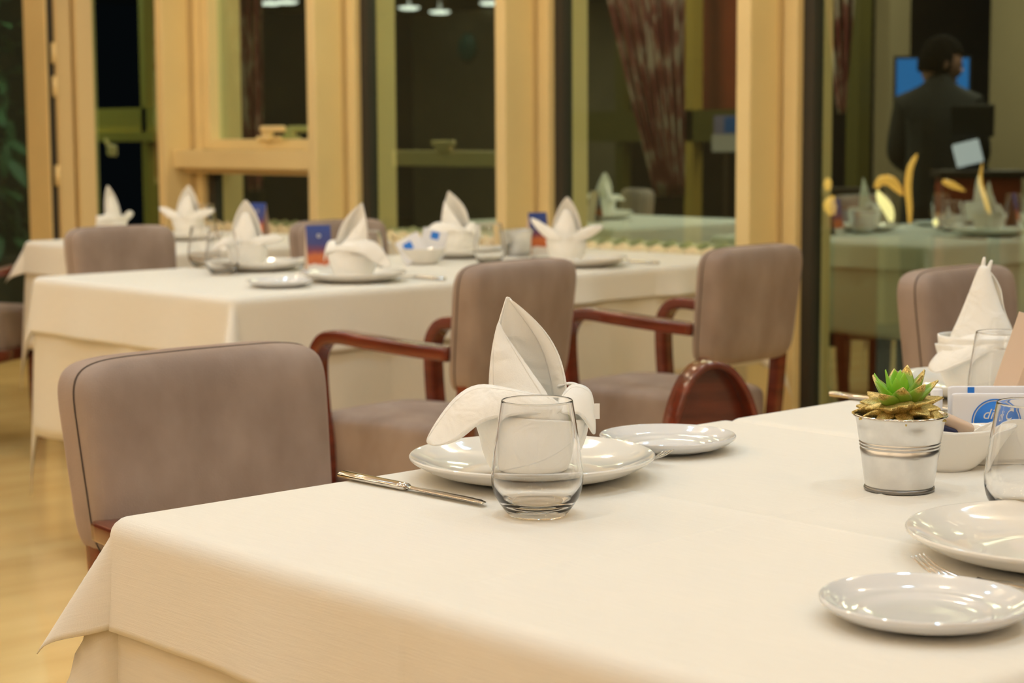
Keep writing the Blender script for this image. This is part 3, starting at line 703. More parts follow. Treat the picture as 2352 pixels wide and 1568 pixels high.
def napkin_prong(label, loc, rz):
    t = thing('folded_napkin', label, 'napkin', loc, rz, 'folded white napkins'); napkin_base(t, .98)
    sheet('spire', [
        [(-5.3, -1.5, 6.6), (-2.6, -3.8, 6.4), (1.0, -4.4, 6.0), (4.6, -2.2, 5.8), (5.4, .5, 5.6)],
        [(-3.7, -1.0, 9.6), (-2.0, -2.6, 9.6), (.8, -3.2, 9.4), (3.8, -1.8, 9.0), (4.9, .6, 8.4)],
        [(-2.2, -.6, 13.2), (-1.2, -1.8, 13.2), (.6, -2.2, 13.0), (2.2, -1.4, 12.4), (3.2, .5, 11.8)],
        [(-1.0, -.3, 16.4), (-.5, -1.0, 16.4), (.4, -1.2, 16.4), (1.2, -.9, 16.2), (1.9, .4, 15.4)],
        [(-.3, -.1, 18.2), (0, -.5, 18.2), (.5, -.7, 18.2), (.9, -.5, 18.0), (1.3, .2, 17.4)]], t)
    sheet('spire_fold', [
        [(4.9, .3, 8.6), (4.6, 1.4, 8.6), (3.4, 2.0, 8.6)],
        [(3.2, .2, 11.8), (3.2, 1.4, 12.0), (2.2, 1.6, 12.0)],
        [(3.0, -.2, 14.2), (2.8, 1.0, 14.4), (1.8, 1.4, 14.2)],
        [(2.4, -.3, 15.8), (2.0, .8, 16.0), (1.2, 1.1, 16.0)],
        [(1.0, -.2, 17.6), (1.0, .4, 17.8), (.6, .6, 17.8)]], t)
    for k, (dx, dz) in enumerate(((0, 0), (1.05, -.45))):
        sheet('prong', [[(-.5+dx*.6, -.4, 16.8), (.0+dx*.6, -.8, 16.8), (.5+dx*.6, -.4, 16.8)],
                        [(-.1+dx*.8, -.2, 18.2+dz*.5), (.15+dx*.8, -.5, 18.2+dz*.5), (.45+dx*.8, -.2, 18.2+dz*.5)],
                        [(.15+dx, -.1, 19.4+dz), (.32+dx, -.25, 19.5+dz), (.55+dx, -.1, 19.4+dz)]], t)
    sheet('petal', [
        [(4.4, -4.4, 7.6), (4.6, -4.8, 7.0), (4.6, -4.8, 6.4)],
        [(1.6, -4.0, 8.9), (1.8, -6.0, 8.0), (.8, -5.8, 6.9)],
        [(-1.4, -3.6, 8.8), (-1.0, -6.2, 7.2), (-1.8, -6.4, 5.4)],
        [(-3.8, -3.2, 8.0), (-3.8, -5.6, 6.2), (-4.2, -6.2, 4.4)],
        [(-6.4, -2.6, 6.0), (-6.2, -4.6, 4.6), (-6.0, -5.4, 3.4)],
        [(-8.0, -2.6, 3.8), (-7.6, -3.6, 3.3), (-7.2, -4.2, 3.1)]], t)
    return t
napkin_prong('white folded napkin with two raised prongs behind the succulent', (2.354, 1.560, TZ+.0062), R(-46))

def napkin_star(label, loc, rz, lean=0, wing=1.0, sc=1.0):
    """spire with two wings held out sideways"""
    t = thing('folded_napkin', label, 'napkin', loc, rz, 'folded white napkins'); t.scale = (sc,)*3; napkin_base(t, .9)
    L = lambda z: lean*(z-8)*.1
    sheet('spire', [[(x*k+L(z), y*k, z) for x, y in ((-3.9, -1), (-2.0, 1.0), (0, 1.8), (2.0, 1.0), (3.9, -1))] for z, k in ((7.0, 1.15), (10.0, 1.08), (13.0, .92), (15.6, .66), (17.6, .36), (19.0, .06))], t)
    sheet('spire_fold', [[(x*k+L(z), y*k, z) for x, y in ((-3.9, -1.2), (-1.4, -3.0), (1.0, -3.2), (2.8, -2))] for z, k in ((7.0, 1.15), (10.0, .95), (13, .62), (15.4, .3))], t)
    for s in (-1, 1):
        sheet('petal', [[(s*1.5, -4.8, 8.6), (s*1.8, -5.2, 7.4), (s*1.8, -5.0, 6.2)],
                        [(s*4.6, -3.6, 10.0+wing*.5), (s*4.8, -4.8, 8.4+wing*.4), (s*4.4, -4.6, 6.6)],
                        [(s*7.6, -2.4, 10.6+wing*1.6*(1 if s < 0 else .4)), (s*7.4, -3.4, 9.0+wing*1.2*(1 if s < 0 else .4)), (s*7.0, -3.4, 7.4+wing*.8*(1 if s < 0 else .4))],
                        [(s*10.4, -1.6, 10.2+wing*3.4*(1 if s < 0 else .3)), (s*10.2, -2.0, 9.6+wing*3.0*(1 if s < 0 else .3)), (s*10.0, -2.2, 9.0+wing*2.8*(1 if s < 0 else .3))]], t)
    return t
pz = TZ+.0062
napkin_hero('white folded napkin right of the blue sunset card, middle table', (3.03, 3.90, pz), R(-60), 1.0, -1)
napkin_star('white folded napkin with drooping wings in front of the small sunset card', (3.07, 4.43, pz), R(-42), -.3, -1.5)
napkin_hero('white folded napkin leaning left before the third window, beside the radiator', (3.84, 4.42, pz), R(-50), 1.0, 1)
napkin_star('white star-shaped folded napkin with spread wings above the chair back', (3.80, 3.90, pz), R(-42), .2, 1.0)
napkin_star('white folded napkin leftmost, a curved spire on the far table', (3.60, 6.05, pz), R(20), -1.2, -1.0)
napkin_star('white folded napkin with a side wing, far table before the dark window', (3.80, 5.85, pz), R(-50), .2, .4)

# ---------------------------------------------------------------- succulent in a tin bucket
t = thing('tin_bucket', 'small galvanised tin bucket pot with dark base ring on the front table', 'pot', (1.672, 1.205, TZ))
wall = catmull([(.0358, 0, .002), (.0387, 0, .02), (.0420, 0, .043)], 4)[:-1]
prof = [(0, .003)] + [(p.x, p.z) for p in wall]
for z in (.046, .0495, .053):
    r_ = .0358 + .146*z; prof += [(r_, z-.0014), (r_-.0011, z-.0004), (r_-.0011, z+.0004), (r_, z+.0014)]
prof += [(.0460, .070), (.0474, .0775), (.0490, .0795), (.0496, .081), (.0488, .0822), (.0476, .0815), (.0466, .079), (.0445, .068), (.0436, .066)]
obj('wall', lathe_bm(prof, 72), GALV, t)
obj('rim', lathe_bm([(.0478, .0800), (.0500, .0797), (.0506, .0811), (.0496, .0825), (.0478, .0821), (.0478, .0800)], 72), STEEL, t)
obj('base_ring', lathe_bm([(.0350, 0), (.0372, .0), (.0378, .0022), (.0370, .0042), (.0350, .0042), (.035, 0)], 72), GALV_D, t)
s = thing('succulent', 'green rosette succulent with gold-glittered outer leaves in the tin bucket', 'plant', (1.672, 1.205, TZ+.068))
obj('soil', lathe_bm([(0, .004), (.02, .005), (.0425, .006), (.0425, -.001), (0, -.001)], 32), SOIL, s)
def leaf_me(name, L, W, T, bend, tipw):
    rows, uv = [], []
    N = 12
    bm = bmesh.new(); lay = bm.loops.layers.uv.new('UVMap'); rings = []
    for i in range(N+1):
        k = i/N; wd = W*(math.sin(math.pi*min(1, .18+k*.82))**.75)*(1 if k < .9 else 1) ; wd = max(wd, W*.03); th = T*(1-k*.75)*(.6+.4*math.sin(math.pi*min(1, k+.2)))
        c = Vector((0, L*k, bend*k*k))
        rings.append(([bm.verts.new(c+Vector((wd*math.cos(a), 0, th*math.sin(a)+ (wd*.22*abs(math.cos(a)) if math.sin(a) >= 0 else wd*.22*abs(math.cos(a)))))) for a in [2*math.pi*q/10 for q in range(10)]], k))
    for (A, ka), (B, kb) in zip(rings, rings[1:]):
        for q in range(10):
            f = bm.faces.new((A[q], A[(q+1) % 10], B[(q+1) % 10], B[q]))
            for l, kk in zip(f.loops, (ka, ka, kb, kb)): l[lay].uv = (q/10, kk)
    bm.faces.new(rings[0][0]); f = bm.faces.new(rings[-1][0])
    for l in f.loops: l[lay].uv = (.5, 1)
    bmesh.ops.recalc_face_normals(bm, faces=bm.faces[:]); me = bpy.data.meshes.new(name); bm.to_mesh(me); bm.free(); return me
green = leaf_me('leaf', .036, .0080, .0046, .010, 0); mid = leaf_me('leaf', .041, .0105, .0070, .006, 0); gold = leaf_me('leaf', .038, .0118, .0090, -.004, 0)
def leaf(me, mt, az, el, z, r=.004, sc=1, roll=0):
    o = meshobj('leaf', me, mt, s); o.rotation_euler = (Euler((0, 0, R(az))).to_matrix() @ Euler((R(el), 0, 0)).to_matrix() @ Euler((0, R(roll), 0)).to_matrix()).to_euler()
    o.location = (-r*math.sin(R(az)), r*math.cos(R(az)), z); o.scale = (sc,)*3; return o
# azimuth 137 points towards the diner on the near side of the table
for az, el, sc in ((95, 74, 1.0), (60, 52, 1.1), (150, 66, .95), (20, 82, .9), (30, 36, 1.1), (110, 44, .95), (340, 64, 1.0), (75, 26, 1.1), (300, 78, .8)): leaf(green, GREENLEAF, az, el, .024, .003, sc, random.uniform(-12, 12))
for az, el, sc in ((285, 62, 1.1), (255, 44, 1.15), (200, 54, 1.0), (320, 46, 1.1), (230, 30, 1.1), (170, 34, 1.0), (128, 28, 1.05), (0, 34, 1.1), (100, 16, 1.1), (280, 28, 1.1)): leaf(mid, GOLDLEAF, az, el, .021, .004, sc, random.uniform(-15, 15))
for k in range(13): leaf(gold, GLITLEAF if k % 3 else GOLDLEAF, k*27.7+random.uniform(-12, 12), random.uniform(6, 32), .017+random.uniform(-.003, .004), .009, random.uniform(.82, 1.12), random.uniform(-28, 28))
for k in range(12): leaf(gold, GLITLEAF, k*30+12+random.uniform(-9, 9), random.uniform(-8, 10), .0155+random.uniform(-.002, .002), .015, random.uniform(.78, 1.0), random.uniform(-30, 30))

# ---------------------------------------------------------------- sugar bowl, packet, cards
t = thing('sugar_bowl', 'white boat-shaped porcelain bowl behind the succulent bucket', 'bowl', (1.815, 1.243, TZ), R(-42))
rows = []
for j in range(11):
    k = j/10; row = []
    for i in range(49):
        a = 2*math.pi*i/48; rx = .026+.036*k**.8; ry = .022+.014*k
        px = rx*math.cos(a); tip = max(0, math.cos(a))**3; px += .014*k*tip
        row.append((px, ry*math.sin(a), .046*k + (.004*tip*k) + .006*k*max(0, -math.cos(a))))
    rows.append(row)
o = obj('bowl_wall', grid_bm(rows), PORC, t); solid(o, .0035)
obj('bowl_floor', lathe_bm([(0, .001), (.0262, .001), (.0262, .004), (0, .004)], 48, 1, .85), PORC, t)
p = obj('sugar_sachet', cushion_bm(.05, .012, .022, .35, .6, 32, 12), CARDB, None); p.location = (1.822, 1.242, TZ+.049); p.rotation_euler = (R(30), R(24), R(-42))
tag(p, 'rolled beige paper sachet lying in the white boat-shaped bowl', 'sachet')
p2 = obj('sugar_sachet', cushion_bm(.044, .008, .03, .25, .6, 32, 12), NAVY, None); p2.location = (1.806, 1.252, TZ+.038); p2.rotation_euler = (R(20), R(20), R(-42))
tag(p2, 'dark blue paper sachet under the rolled beige one in the bowl', 'sachet')
t = thing('packet_holder', 'white porcelain stand of two rounded plates holding paper packets, right of the bucket', 'holder', (1.90, 1.215, TZ), R(-47))
for y in (-.018, .026):
    bm = bmesh.new(); out = []
    pts = [(-.058, 0)] + [(.066*math.cos(R(a))*1.0, .053*math.sin(R(a))) for a in range(172, -1, -8)] + [(.066, 0)]
    A = [bm.verts.new((x, y, z)) for x, z in pts]; B = [bm.verts.new((x, y+.006, z)) for x, z in pts]
    bm.faces.new(A); bm.faces.new(B[::-1])
    for i in range(len(A)): bm.faces.new((A[i], A[(i+1) % len(A)], B[(i+1) % len(A)], B[i]))
    obj('side_plate', bm, PORC, t, smooth=False)
box('base', -.058, .066, -.018, .032, 0, .008, PORC, t, .002)
def packet(name, label, loc, rot, w_, h_, marks):
    t = thing(name, label, 'packet', loc); t.rotation_euler = rot
    o = obj('sleeve', cushion_bm(w_, .003, h_, .08, .5, 48, 8), PAPER, t); o.location = (0, 0, h_/2)
    for kind, x, z, sz in marks:
        if kind == 'disc':
            d = obj('logo_disc', lathe_bm([(0, 0), (sz, 0), (sz, .0003), (0, .0003)], 48), BLUE, t); d.rotation_euler = (R(90), 0, 0); d.location = (x, -.0018, z)
            d = obj('logo_ring', lathe_bm([(sz*1.06, 0), (sz*1.12, 0), (sz*1.12, .0003), (sz*1.06, .0003), (sz*1.06, 0)], 48), BLUE, t); d.rotation_euler = (R(90), 0, 0); d.location = (x, -.0018, z)
        elif kind == 'bar': box('blue_mark', x-sz, x+sz, -.0019, -.0016, z-sz*.9, z+sz*.9, BLUE, t)
        else:
            c = bpy.data.curves.new('lettering', 'FONT'); c.body = kind; c.size = sz; c.extrude = .0001; c.align_x = 'CENTER'; c.shear = .35
            tmp = bpy.data.objects.new('lettering_curve', c); COL.objects.link(tmp)
            me = bpy.data.meshes.new_from_object(tmp.evaluated_get(bpy.context.evaluated_depsgraph_get())); bpy.data.objects.remove(tmp)
            lo = meshobj('lettering', me, CARDW, t, False, (x, -.0023, z)); lo.rotation_euler = (R(90), 0, 0)
    return t
packet('paper_packet', 'white paper packet with a round blue logo, standing in the porcelain holder', (1.91, 1.228, TZ+.008), (R(-4), 0, R(-47)), .125, .070, (('disc', -.012, .036, .0245), ('di C', -.013, .040, .017), ('bar', .037, .030, .008), ('bar', .037, .046, .004)))
packet('paper_packet', 'second white paper packet with a small blue square, behind the one with the logo', (1.92, 1.243, TZ+.008), (R(-6), 0, R(-44)), .120, .076, (('bar', -.033, .071, .004),))
pk = obj('paper_roll', lathe_bm([(0, 0), (.007, 0), (.007, .06), (.0055, .061), (0, .061)], 24), PAPER, None); pk.location = (1.86, 1.29, TZ+.0); pk.rotation_euler = (0, 0, 0); pk.scale = (1, 1, 1.35)
tag(pk, 'thin white paper roll standing left of the paper packets', 'paper')

def tent(label, loc, rz, w_=.075, h_=.115, d_=.045, group='sunset tent cards'):
    t = thing('tent_card', label, 'card', loc, rz, group)
    def face(name, y0, mt):
        bm = bmesh.new(); v = [bm.verts.new(p) for p in ((-w_/2, y0, 0), (w_/2, y0, 0), (w_/2, 0, h_), (-w_/2, 0, h_))]; bm.faces.new(v)
        solid(obj(name, bm, mt, t, smooth=False), .0006)
    face('printed_panel', -d_/2, SUNSET); face('back_panel', d_/2, CARDB)
    o = obj('emblem', lathe_bm([(.0035, 0), (.0055, 0), (.0055, .0003), (.0035, .0003), (.0035, 0)], 20), CARDW, t); o.location = (0, -d_*.12-.001, h_*.78); o.rotation_euler = (R(72), 0, 0)
    bm = bmesh.new(); v = [bm.verts.new(p) for p in ((w_/2, -d_/2, .001), (w_/2, d_/2, .001), (-w_/2, d_/2, .001), (-w_/2, -d_/2, .001))]; bm.faces.new(v); solid(obj('foot_panel', bm, CARDB, t, smooth=False), .0006)
    return t
def wedge(label, loc, rz, group='sunset tent cards', w_=.07, h_=.13, d_=.05, mt2=None):
    """tent card whose open triangular end is closed by a beige gusset"""
    t = tent(label, loc, rz, w_, h_, d_, group)
    bm = bmesh.new(); v = [bm.verts.new(p) for p in ((-w_/2, -d_/2, 0), (-w_/2, d_/2, 0), (-w_/2, 0, h_))]; bm.faces.new(v); solid(obj('side_gusset', bm, CARDB, t, smooth=False), .0006)
    return t
wedge('upright card with blue and orange sunset print on the middle table, left of a napkin', (3.152, 4.212, TZ), R(-22))
wedge('sunset card beside the star-shaped napkin, near the radiator', (4.11, 4.35, TZ), R(-8))
wedge('smaller sunset card farther back, beneath the window ledge', (4.00, 5.70, TZ), R(-75), h_=.13)
wedge('pale beige tent card cut by the right frame edge, above the paper packets', (2.11, 1.325, TZ), R(52), h_=.15, w_=.08, d_=.10)

# middle-table small things
t = thing('tin_bucket', 'small pale tin bucket on the middle table left of the sunset card', 'pot', (3.99, 4.31, TZ))
obj('wall', lathe_bm([(0, .002), (.036, .002), (.044, .07), (.0472, .08), (.0478, .0815), (.046, .0815), (.0430, .068), (0, .066)], 40), GALV, t)
obj('rim', lathe_bm([(.0460, .080), (.0492, .0800), (.0492, .0825), (.0460, .0825), (.0460, .080)], 40), STEEL, t)
t = thing('sugar_bowl', 'white porcelain bowl of packets on the middle table, left of the radiator', 'bowl', (3.56, 4.25, TZ), R(-30))
obj('bowl_wall', lathe_bm([(0, .002), (.03, .002), (.036, .006), (.055, .045), (.057, .047), (.054, .046), (.034, .010), (0, .008)], 40, 1.2, .8), PORC, t)
packet('paper_packet', 'tilted white packet with blue mark in the bowl of the middle table', (3.53, 4.24, TZ+.015), (R(-12), R(-28), R(-42)), .075, .075, (('bar', -.006, .048, .013),))
packet('paper_packet', 'upright white packet with blue mark beside the tilted one', (3.60, 4.27, TZ+.015), (R(-6), R(14), R(-42)), .075, .085, (('bar', .0, .068, .012),))

# ---------------------------------------------------------------- radiators under the windows
def radiator(label, y0, y1, top):
    t = thing('radiator', label, 'radiator', (4.735, y0, 0)); n = int((y1-y0)/.08)
    bm = bmesh.new()
    pts = catmull([(-.055, 0, .12), (-.055, 0, top-.05), (-.045, 0, top-.012), (0, 0, top), (.045, 0, top-.012), (.055, 0, top-.05), (.055, 0, .12)], 5)
    A = [bm.verts.new((p.x, -.026, p.z)) for p in pts]; M1 = [bm.verts.new((p.x*1.12, 0, p.z+.006)) for p in pts]; B = [bm.verts.new((p.x, .026, p.z)) for p in pts]
    for P, Q in ((A, M1), (M1, B)):
        for i in range(len(P)-1): bm.faces.new((P[i], P[i+1], Q[i+1], Q[i]))
    bm.faces.new(A); bm.faces.new(B[::-1]); bm.faces.new((A[0], A[-1], M1[-1], M1[0])); bm.faces.new((M1[0], M1[-1], B[-1], B[0]))
    bmesh.ops.recalc_face_normals(bm, faces=bm.faces[:]); me = bpy.data.meshes.new('column'); bm.to_mesh(me); bm.free()
    for k in range(n): meshobj('column', me, CREAM, t, True, (0, .04+.08*k, 0))
    for z in (.2, top-.1): obj('pipe', sweep_bm([Vector((0, 0, z)), Vector((0, y1-y0, z))], ring_prof(.02)), CREAM, t)
    for y in (.1, y1-y0-.1): box('foot', -.03, .03, y-.015, y+.015, 0, .13, CREAM, t)
    return t
radiator('cream column radiator below the window with the curtain, behind the middle table', 4.03, 5.05, .735)
radiator('cream column radiator below the third window, behind the leaning napkin', 5.16, 6.16, .735)
radiator('cream column radiator below the window with the ledge and handle', 6.30, 7.22, .735)

# ---------------------------------------------------------------- beyond the glass: room reflections built as solid objects
def curtain(label, top, bot, z0, z1, d=.05, n=60, rz=0, folds=7):
    """reflected gathered hanging curtain narrowing towards its tie"""
    t = thing('curtain', label, 'curtain'); rows = []
    for j in range(25):
        k = j/24; e = k**1.1; row = []
        for i in range(n+1):
            s_ = i/n; a = Vector(top[0]).lerp(Vector(bot[0]), e); b = Vector(top[1]).lerp(Vector(bot[1]), e); p = a.lerp(b, s_)
            nrm = Vector((b.y-a.y, a.x-b.x)).normalized(); q = d*math.sin(s_*folds*2*math.pi+.6*math.sin(4*k)); p = p+nrm*q*(1-.4*k)
            row.append((p.x, p.y, z1+(z0-z1)*k))
        rows.append(row)
    solid(obj('fabric', grid_bm(rows), CURT, t), .003)
    mid_ = (Vector(top[0])+Vector(top[1]))/2; v = (Vector(top[1])-Vector(top[0])); v3 = Vector((v.x, v.y, 0)).normalized()*(v.length/2+.06)
    c3 = Vector((mid_.x, mid_.y, z1)); obj('rod', sweep_bm([c3-v3, c3+v3], ring_prof(.012), side=Vector((0, 0, 1))), DARKWOOD, t)
    return t
curtain('reflected gathered burgundy and cream patterned curtain in the fourth window', ((5.72, 5.80), (6.04, 5.49)), ((5.88, 5.50), (5.965, 5.41)), .86, 2.25)
curtain('narrow reflected patterned curtain strip behind the window with the handle', ((5.235, 7.60), (5.325, 7.50)), ((5.20, 7.49), (5.24, 7.44)), .86, 2.25, .03, 40, folds=3)
curtain('reflected patterned curtain strip at the left of the big right-hand window', ((6.43, 5.12), (6.57, 4.97)), ((6.465, 5.0), (6.49, 4.98)), 1.2, 2.25, .03, 40, folds=3)

# terrace lamps
LG = 'round white ceiling lamps seen through the glass'
for (x, y, z, lab) in ((11.64, 14.07, 2.30, 'reflected round white lamp, left of the pair in the third window'), (11.85, 13.87, 2.26, 'reflected round white lamp, lower right of the pair in the third window'),
                       (12.21, 13.56, 2.34, 'reflected round white lamp by the right post of the third window'), (10.68, 14.96, 2.35, 'reflected round white lamp, left one above the ledge window'), (10.80, 14.85, 2.36, 'reflected round white lamp, right one above the ledge window')):
    t = thing('reflected_lamp', lab, 'lamp', (x, y, z), 0, LG)
    obj('diffuser', lathe_bm([(0, -.022), (.07, -.022), (.095, -.01), (.1, 0), (0, 0)], 28), LAMPW, t)
    obj('stem', lathe_bm([(0, 0), (.015, 0), (.015, 2.42-z), (0, 2.42-z)], 12), CARDW, t)
o = obj('wall_disc', lathe_bm([(0, 0), (.12, 0), (.135, .012), (.12, .03), (0, .035)], 40), TEAL); o.location = (12.0, 13.68, 1.91); o.rotation_euler = (0, R(-90), R(0))
o.location = (12.195, 13.86, 1.93); tag(o, 'dark teal round disc on the olive wall seen through the third window', 'disc')

# person at the counter, a reflection built as a body beyond the right window
def person():
    t = thing('person', 'reflected person in a dark jacket with short black hair behind the big right-hand window', 'person', (7.20, 5.02, 0), R(118))
    # local: x to the person's right side, facing -y ; built standing, leaning forward
    me = bpy.data.meshes.new('body')
    V = [(0, .02, .82), (0, .0, 1.0), (0, -.03, 1.16), (0, -.05, 1.27), (0, -.075, 1.335), (0, -.09, 1.40),
         (-.15, -.05, 1.24), (-.19, -.06, 1.02), (-.15, -.24, .96), (-.12, -.31, .97),
         (.15, -.05, 1.24), (.19, -.06, 1.02), (.15, -.24, .96), (.12, -.31, .97),
         (-.085, .02, .78), (-.09, .0, .44), (-.09, .03, .08), (-.09, -.10, .03),
         (.085, .02, .78), (.09, .0, .44), (.09, .03, .08), (.09, -.10, .03)]
    E_ = [(0, 1), (1, 2), (2, 3), (3, 4), (4, 5), (3, 6), (6, 7), (7, 8), (8, 9), (3, 10), (10, 11), (11, 12), (12, 13), (0, 14), (14, 15), (15, 16), (16, 17), (0, 18), (18, 19), (19, 20), (20, 21)]
    me.from_pydata(V, E_, []); o = bpy.data.objects.new('body', me); COL.objects.link(o); o.parent = t
    rad = [(.15, .11), (.14, .10), (.16, .11), (.13, .09), (.055, .055), (.05, .05), (.065, .065), (.05, .05), (.042, .042), (.03, .025), (.065, .065), (.05, .05), (.042, .042), (.03, .025), (.09, .09), (.06, .06), (.045, .045), (.04, .03), (.09, .09), (.06, .06), (.045, .045), (.04, .03)]
    mo = o.modifiers.new('skin', 'SKIN')
    for v, r_ in zip(me.skin_vertices[0].data, rad): v.radius = r_
    me.skin_vertices[0].data[0].use_root = True
    mo = o.modifiers.new('sub', 'SUBSURF'); mo.levels = 2; mo.render_levels = 2
    me.materials.append(JACKET)
    def head_shape(p):
        x, y, z = p; f = max(0, -y)  # face looks towards -y
        sx = .076*(1-.18*max(0, -z)); return (x*sx, y*.094*(1-.08*max(0, -z)), z*.118)
    bm = bmesh.new(); bmesh.ops.create_uvsphere(bm, u_segments=28, v_segments=20, radius=1)
    for v in bm.verts: v.co = Vector(head_shape(v.co))
    bmesh.ops.create_cone(bm, segments=8, radius1=.016, radius2=.004, depth=.04, cap_ends=True, matrix=Matrix.Translation((0, -.096, -.012)) @ Matrix.Rotation(R(35), 4, 'X'))
    for s_ in (-1, 1):
        bmesh.ops.create_uvsphere(bm, u_segments=10, v_segments=8, radius=1, matrix=Matrix.Translation((s_*.076, .006, -.005)) @ Matrix.Diagonal((.010, .02, .032, 1)))
    bmesh.ops.create_uvsphere(bm, u_segments=12, v_segments=6, radius=1, matrix=Matrix.Translation((0, -.083, -.058)) @ Matrix.Diagonal((.024, .010, .008, 1)))
    h = obj('head', bm, SKIN, t); h.location = (0, -.115, 1.425); h.rotation_euler = (R(14), 0, R(-62))
    for s_ in (-1, 1):
        bm = bmesh.new(); bmesh.ops.create_uvsphere(bm, u_segments=10, v_segments=8, radius=.011); e = obj('eye', bm, HAIR, h); e.location = (s_*.030, -.080, .012)
    bm = bmesh.new(); bmesh.ops.create_uvsphere(bm, u_segments=28, v_segments=20, radius=1)
    dl = [v for v in bm.verts if (v.co.y < -.25 and v.co.z < .45) or v.co.z < -.55]; bmesh.ops.delete(bm, geom=dl, context='VERTS')
    for v in bm.verts: v.co = Vector((v.co.x*.086, v.co.y*.106+.004, v.co.z*.128+.004))
    solid(obj('hair', bm, HAIR, h), .012, 1, -1)
    for s_ in (-1, 1):
        bm = bmesh.new(); bmesh.ops.create_uvsphere(bm, u_segments=12, v_segments=8, radius=1, matrix=Matrix.Diagonal((.036, .045, .018, 1)))
        hnd = obj('hand', bm, SKIN, t); hnd.location = (s_*.115, -.35, .965)
        for q in range(4):
            bmf = sweep_bm(catmull([(-.024+.016*q, -.03, 0), (-.026+.017*q, -.06, .004), (-.026+.017*q, -.085+.004*abs(q-1.5), -.008)], 3), ring_prof(.0085, 6)); obj('finger', bmf, SKIN, hnd)
        obj('thumb', sweep_bm(catmull([(-s_*.026, .0, 0), (-s_*.045, -.025, -.004), (-s_*.045, -.05, -.010)], 3), ring_prof(.009, 6)), SKIN, hnd)
    return t
person()
t = thing('screen', 'reflected glowing blue screen behind the person with black hair', 'screen', (8.47, 5.92, 1.24), R(-55))
box('display', -.20, .17, -.01, .002, .0, .26, SCREEN, t); box('frame', -.215, .185, .002, .03, -.015, .275, BLACKP, t)
box('stand', -.03, .03, .0, .03, -1.24, -.015, BLACKP, t)
t = thing('monitor', 'reflected black monitor on the counter beside the person behind the glass', 'monitor', (6.88, 4.62, 0), R(-52))
box('panel', -.09, .09, -.01, .01, 1.10, 1.235, BLACKP, t, .003); box('stand', -.02, .02, .01, .03, .97, 1.12, BLACKP, t); box('foot', -.07, .07, -.03, .05, .962, .972, BLACKP, t)
o = box('glow_paper', -.012, .012, -.055, .055, 0, .075, LITW, bev=.004); o.location = (6.83, 4.59, .985); o.rotation_euler = (R(-14), R(8), R(40)); o.scale = (1, 1, 1.3)  # paper-white shape with its own added glow
tag(o, 'small white paper shape with added glow below the black monitor', 'glow_paper')
t = thing('reflected_wooden_counter', 'reflected dark red wooden counter box behind the glass at the left of the big window', 'counter', (6.50, 4.95, 0), R(-45))
box('body', -.10, .10, -.08, .08, 0, .86, REDW, t, .004); box('top', -.12, .12, -.1, .1, .86, .89, DARKWOOD, t, .004); box('blue_panel', -.05, .0, -.083, -.08, .74, .80, LILAC, t)
t = thing('reflected_wooden_counter', 'reflected dark red wooden counter beneath the bowed person, behind the glass', 'counter', (6.95, 4.62, 0), R(-47))
t.location = (6.90, 4.60, 0)
box('body', -.16, .16, -.12, .12, 0, .93, REDW, t, .004); box('top', -.18, .18, -.14, .14, .93, .96, DARKWOOD, t, .004)
t = thing('reflected_poster', 'reflected blue and white printed sign beside the red panel in the fourth window', 'sign', (7.64, 6.64, 1.02), R(-45))
box('blue_field', -.065, .065, -.004, .0, .09, .19, LILAC, t); box('white_field', -.075, .065, -.004, .0, -.0, .09, CARDW, t); box('deep_blue_mark', -.01, .06, -.006, -.004, .10, .18, BLUE, t); box('post', -.01, .01, .0, .02, -1.02, .19, DARKWOOD, t)

# added glowing shapes imitating lamp glints on lacquered chair arms in the glass
def glint(label, pts, rad, bright=False):
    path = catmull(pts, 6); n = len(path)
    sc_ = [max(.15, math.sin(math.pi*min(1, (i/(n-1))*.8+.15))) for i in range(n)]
    p0 = Vector(pts[0]); t = thing('amber_glint_shape', label, 'glint', (p0.x, p0.y, .745), 0, 'amber glint shapes behind the right window'); off = Vector((p0.x, p0.y, .745))
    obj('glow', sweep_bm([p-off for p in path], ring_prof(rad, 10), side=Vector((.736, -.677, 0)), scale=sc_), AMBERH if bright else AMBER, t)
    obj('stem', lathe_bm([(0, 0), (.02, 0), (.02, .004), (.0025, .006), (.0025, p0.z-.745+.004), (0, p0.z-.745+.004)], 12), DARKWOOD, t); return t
glint('tall thin curved amber glint shape behind the right window', [(6.235, 4.465, .765), (6.236, 4.468, .83), (6.232, 4.474, .91), (6.244, 4.474, .98), (6.268, 4.470, 1.02), (6.28, 4.468, 1.036)], .0135)
glint('bright lower amber glint blob left of the tall curved glint', [(6.185, 4.515, .775), (6.172, 4.523, .82), (6.155, 4.545, .86), (6.145, 4.556, .895)], .022, True)
glint('upper amber glint blob left of the tall curved glint', [(6.145, 4.565, .905), (6.165, 4.55, .935), (6.19, 4.525, .93), (6.21, 4.505, .90), (6.222, 4.492, .875)], .021)
glint('upper small amber glint shape beside the window frame', [(6.002, 4.69, .895), (6.006, 4.692, .925), (6.006, 4.69, .945)], .016)
glint('lower small amber glint shape beside the window frame', [(6.01, 4.67, .80), (6.005, 4.68, .84), (6.015, 4.67, .875)], .025)
glint('faint amber glint shape between the napkin reflections', [(6.34, 4.39, .93), (6.37, 4.365, .915), (6.41, 4.33, .89)], .014)
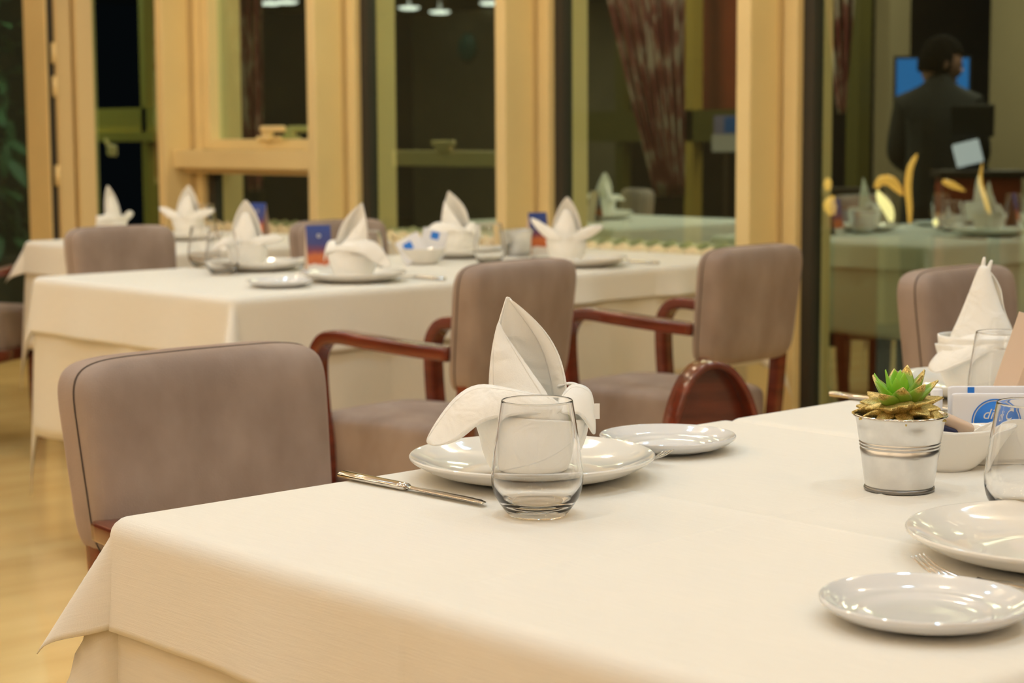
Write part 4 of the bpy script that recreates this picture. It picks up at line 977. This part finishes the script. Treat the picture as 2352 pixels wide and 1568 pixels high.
glint('thin curved amber glint line at the far right of the window', [(6.463, 4.250, .80), (6.455, 4.268, .86), (6.445, 4.285, .93), (6.46, 4.288, 1.0)], .010)
glint('tiny bright amber glint point above the reflected plate', [(6.309, 4.393, .755), (6.307, 4.395, .77), (6.308, 4.394, .785)], .011, True)
# slim stand added to carry the glint shapes
t = thing('glint_stand', 'dark narrow table behind the right window added to carry the amber glint shapes', 'table', (6.245, 4.465, 0), R(-47.4))
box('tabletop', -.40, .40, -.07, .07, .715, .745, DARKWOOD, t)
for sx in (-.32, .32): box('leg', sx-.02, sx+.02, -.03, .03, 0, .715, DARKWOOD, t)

# shrub beyond the leftmost pane
t = thing('potted_shrub', 'dark shrub with pale leaves behind the leftmost pane', 'shrub', (5.6, 10.75, 0))
lm = leaf_me('leaf', .16, .03, .004, -.03, 0); rng = random.Random(3)
bm = bmesh.new(); box_into(bm, -.25, .25, -.25, .25, 0, .4, .02); obj('planter', bm, DARKWOOD, t, smooth=False)
obj('stem', sweep_bm(catmull([(0, 0, .4), (.02, .03, 1.0), (-.02, 0, 1.9)], 5), ring_prof(.03)), DARKWOOD, t)
for k in range(150):
    o = meshobj('leaf', lm, PALELEAF if rng.random() < .6 else FOLI, t); a = rng.uniform(0, 360); z = rng.uniform(.5, 2.2); rr = rng.uniform(.02, .42)
    o.location = (rr*math.cos(R(a)), rr*math.sin(R(a)), z); o.rotation_euler = (R(rng.uniform(-80, 30)), R(rng.uniform(-30, 30)), R(a-90)); o.scale = (1.3,)*3
lamp('terrace_fill', (5.3, 9.7, 2.6), .3, 60, (.8, 1, .85))  # added unseen fill brightening the shrub

# light refracted through the tumblers of the front table
for o in scene.objects:
    if o.type == 'LIGHT' and o.name.startswith(('fill_lamp', 'tabletop_fill')): o.data.cycles.is_caustics_light = True
    if o.name.startswith('tumbler'): o.cycles.is_caustics_caster = True
    if o.name in ('table_cloth', 'table_cloth.001'): o.cycles.is_caustics_receiver = True
for o in n1.children: o.cycles.is_caustics_receiver = True
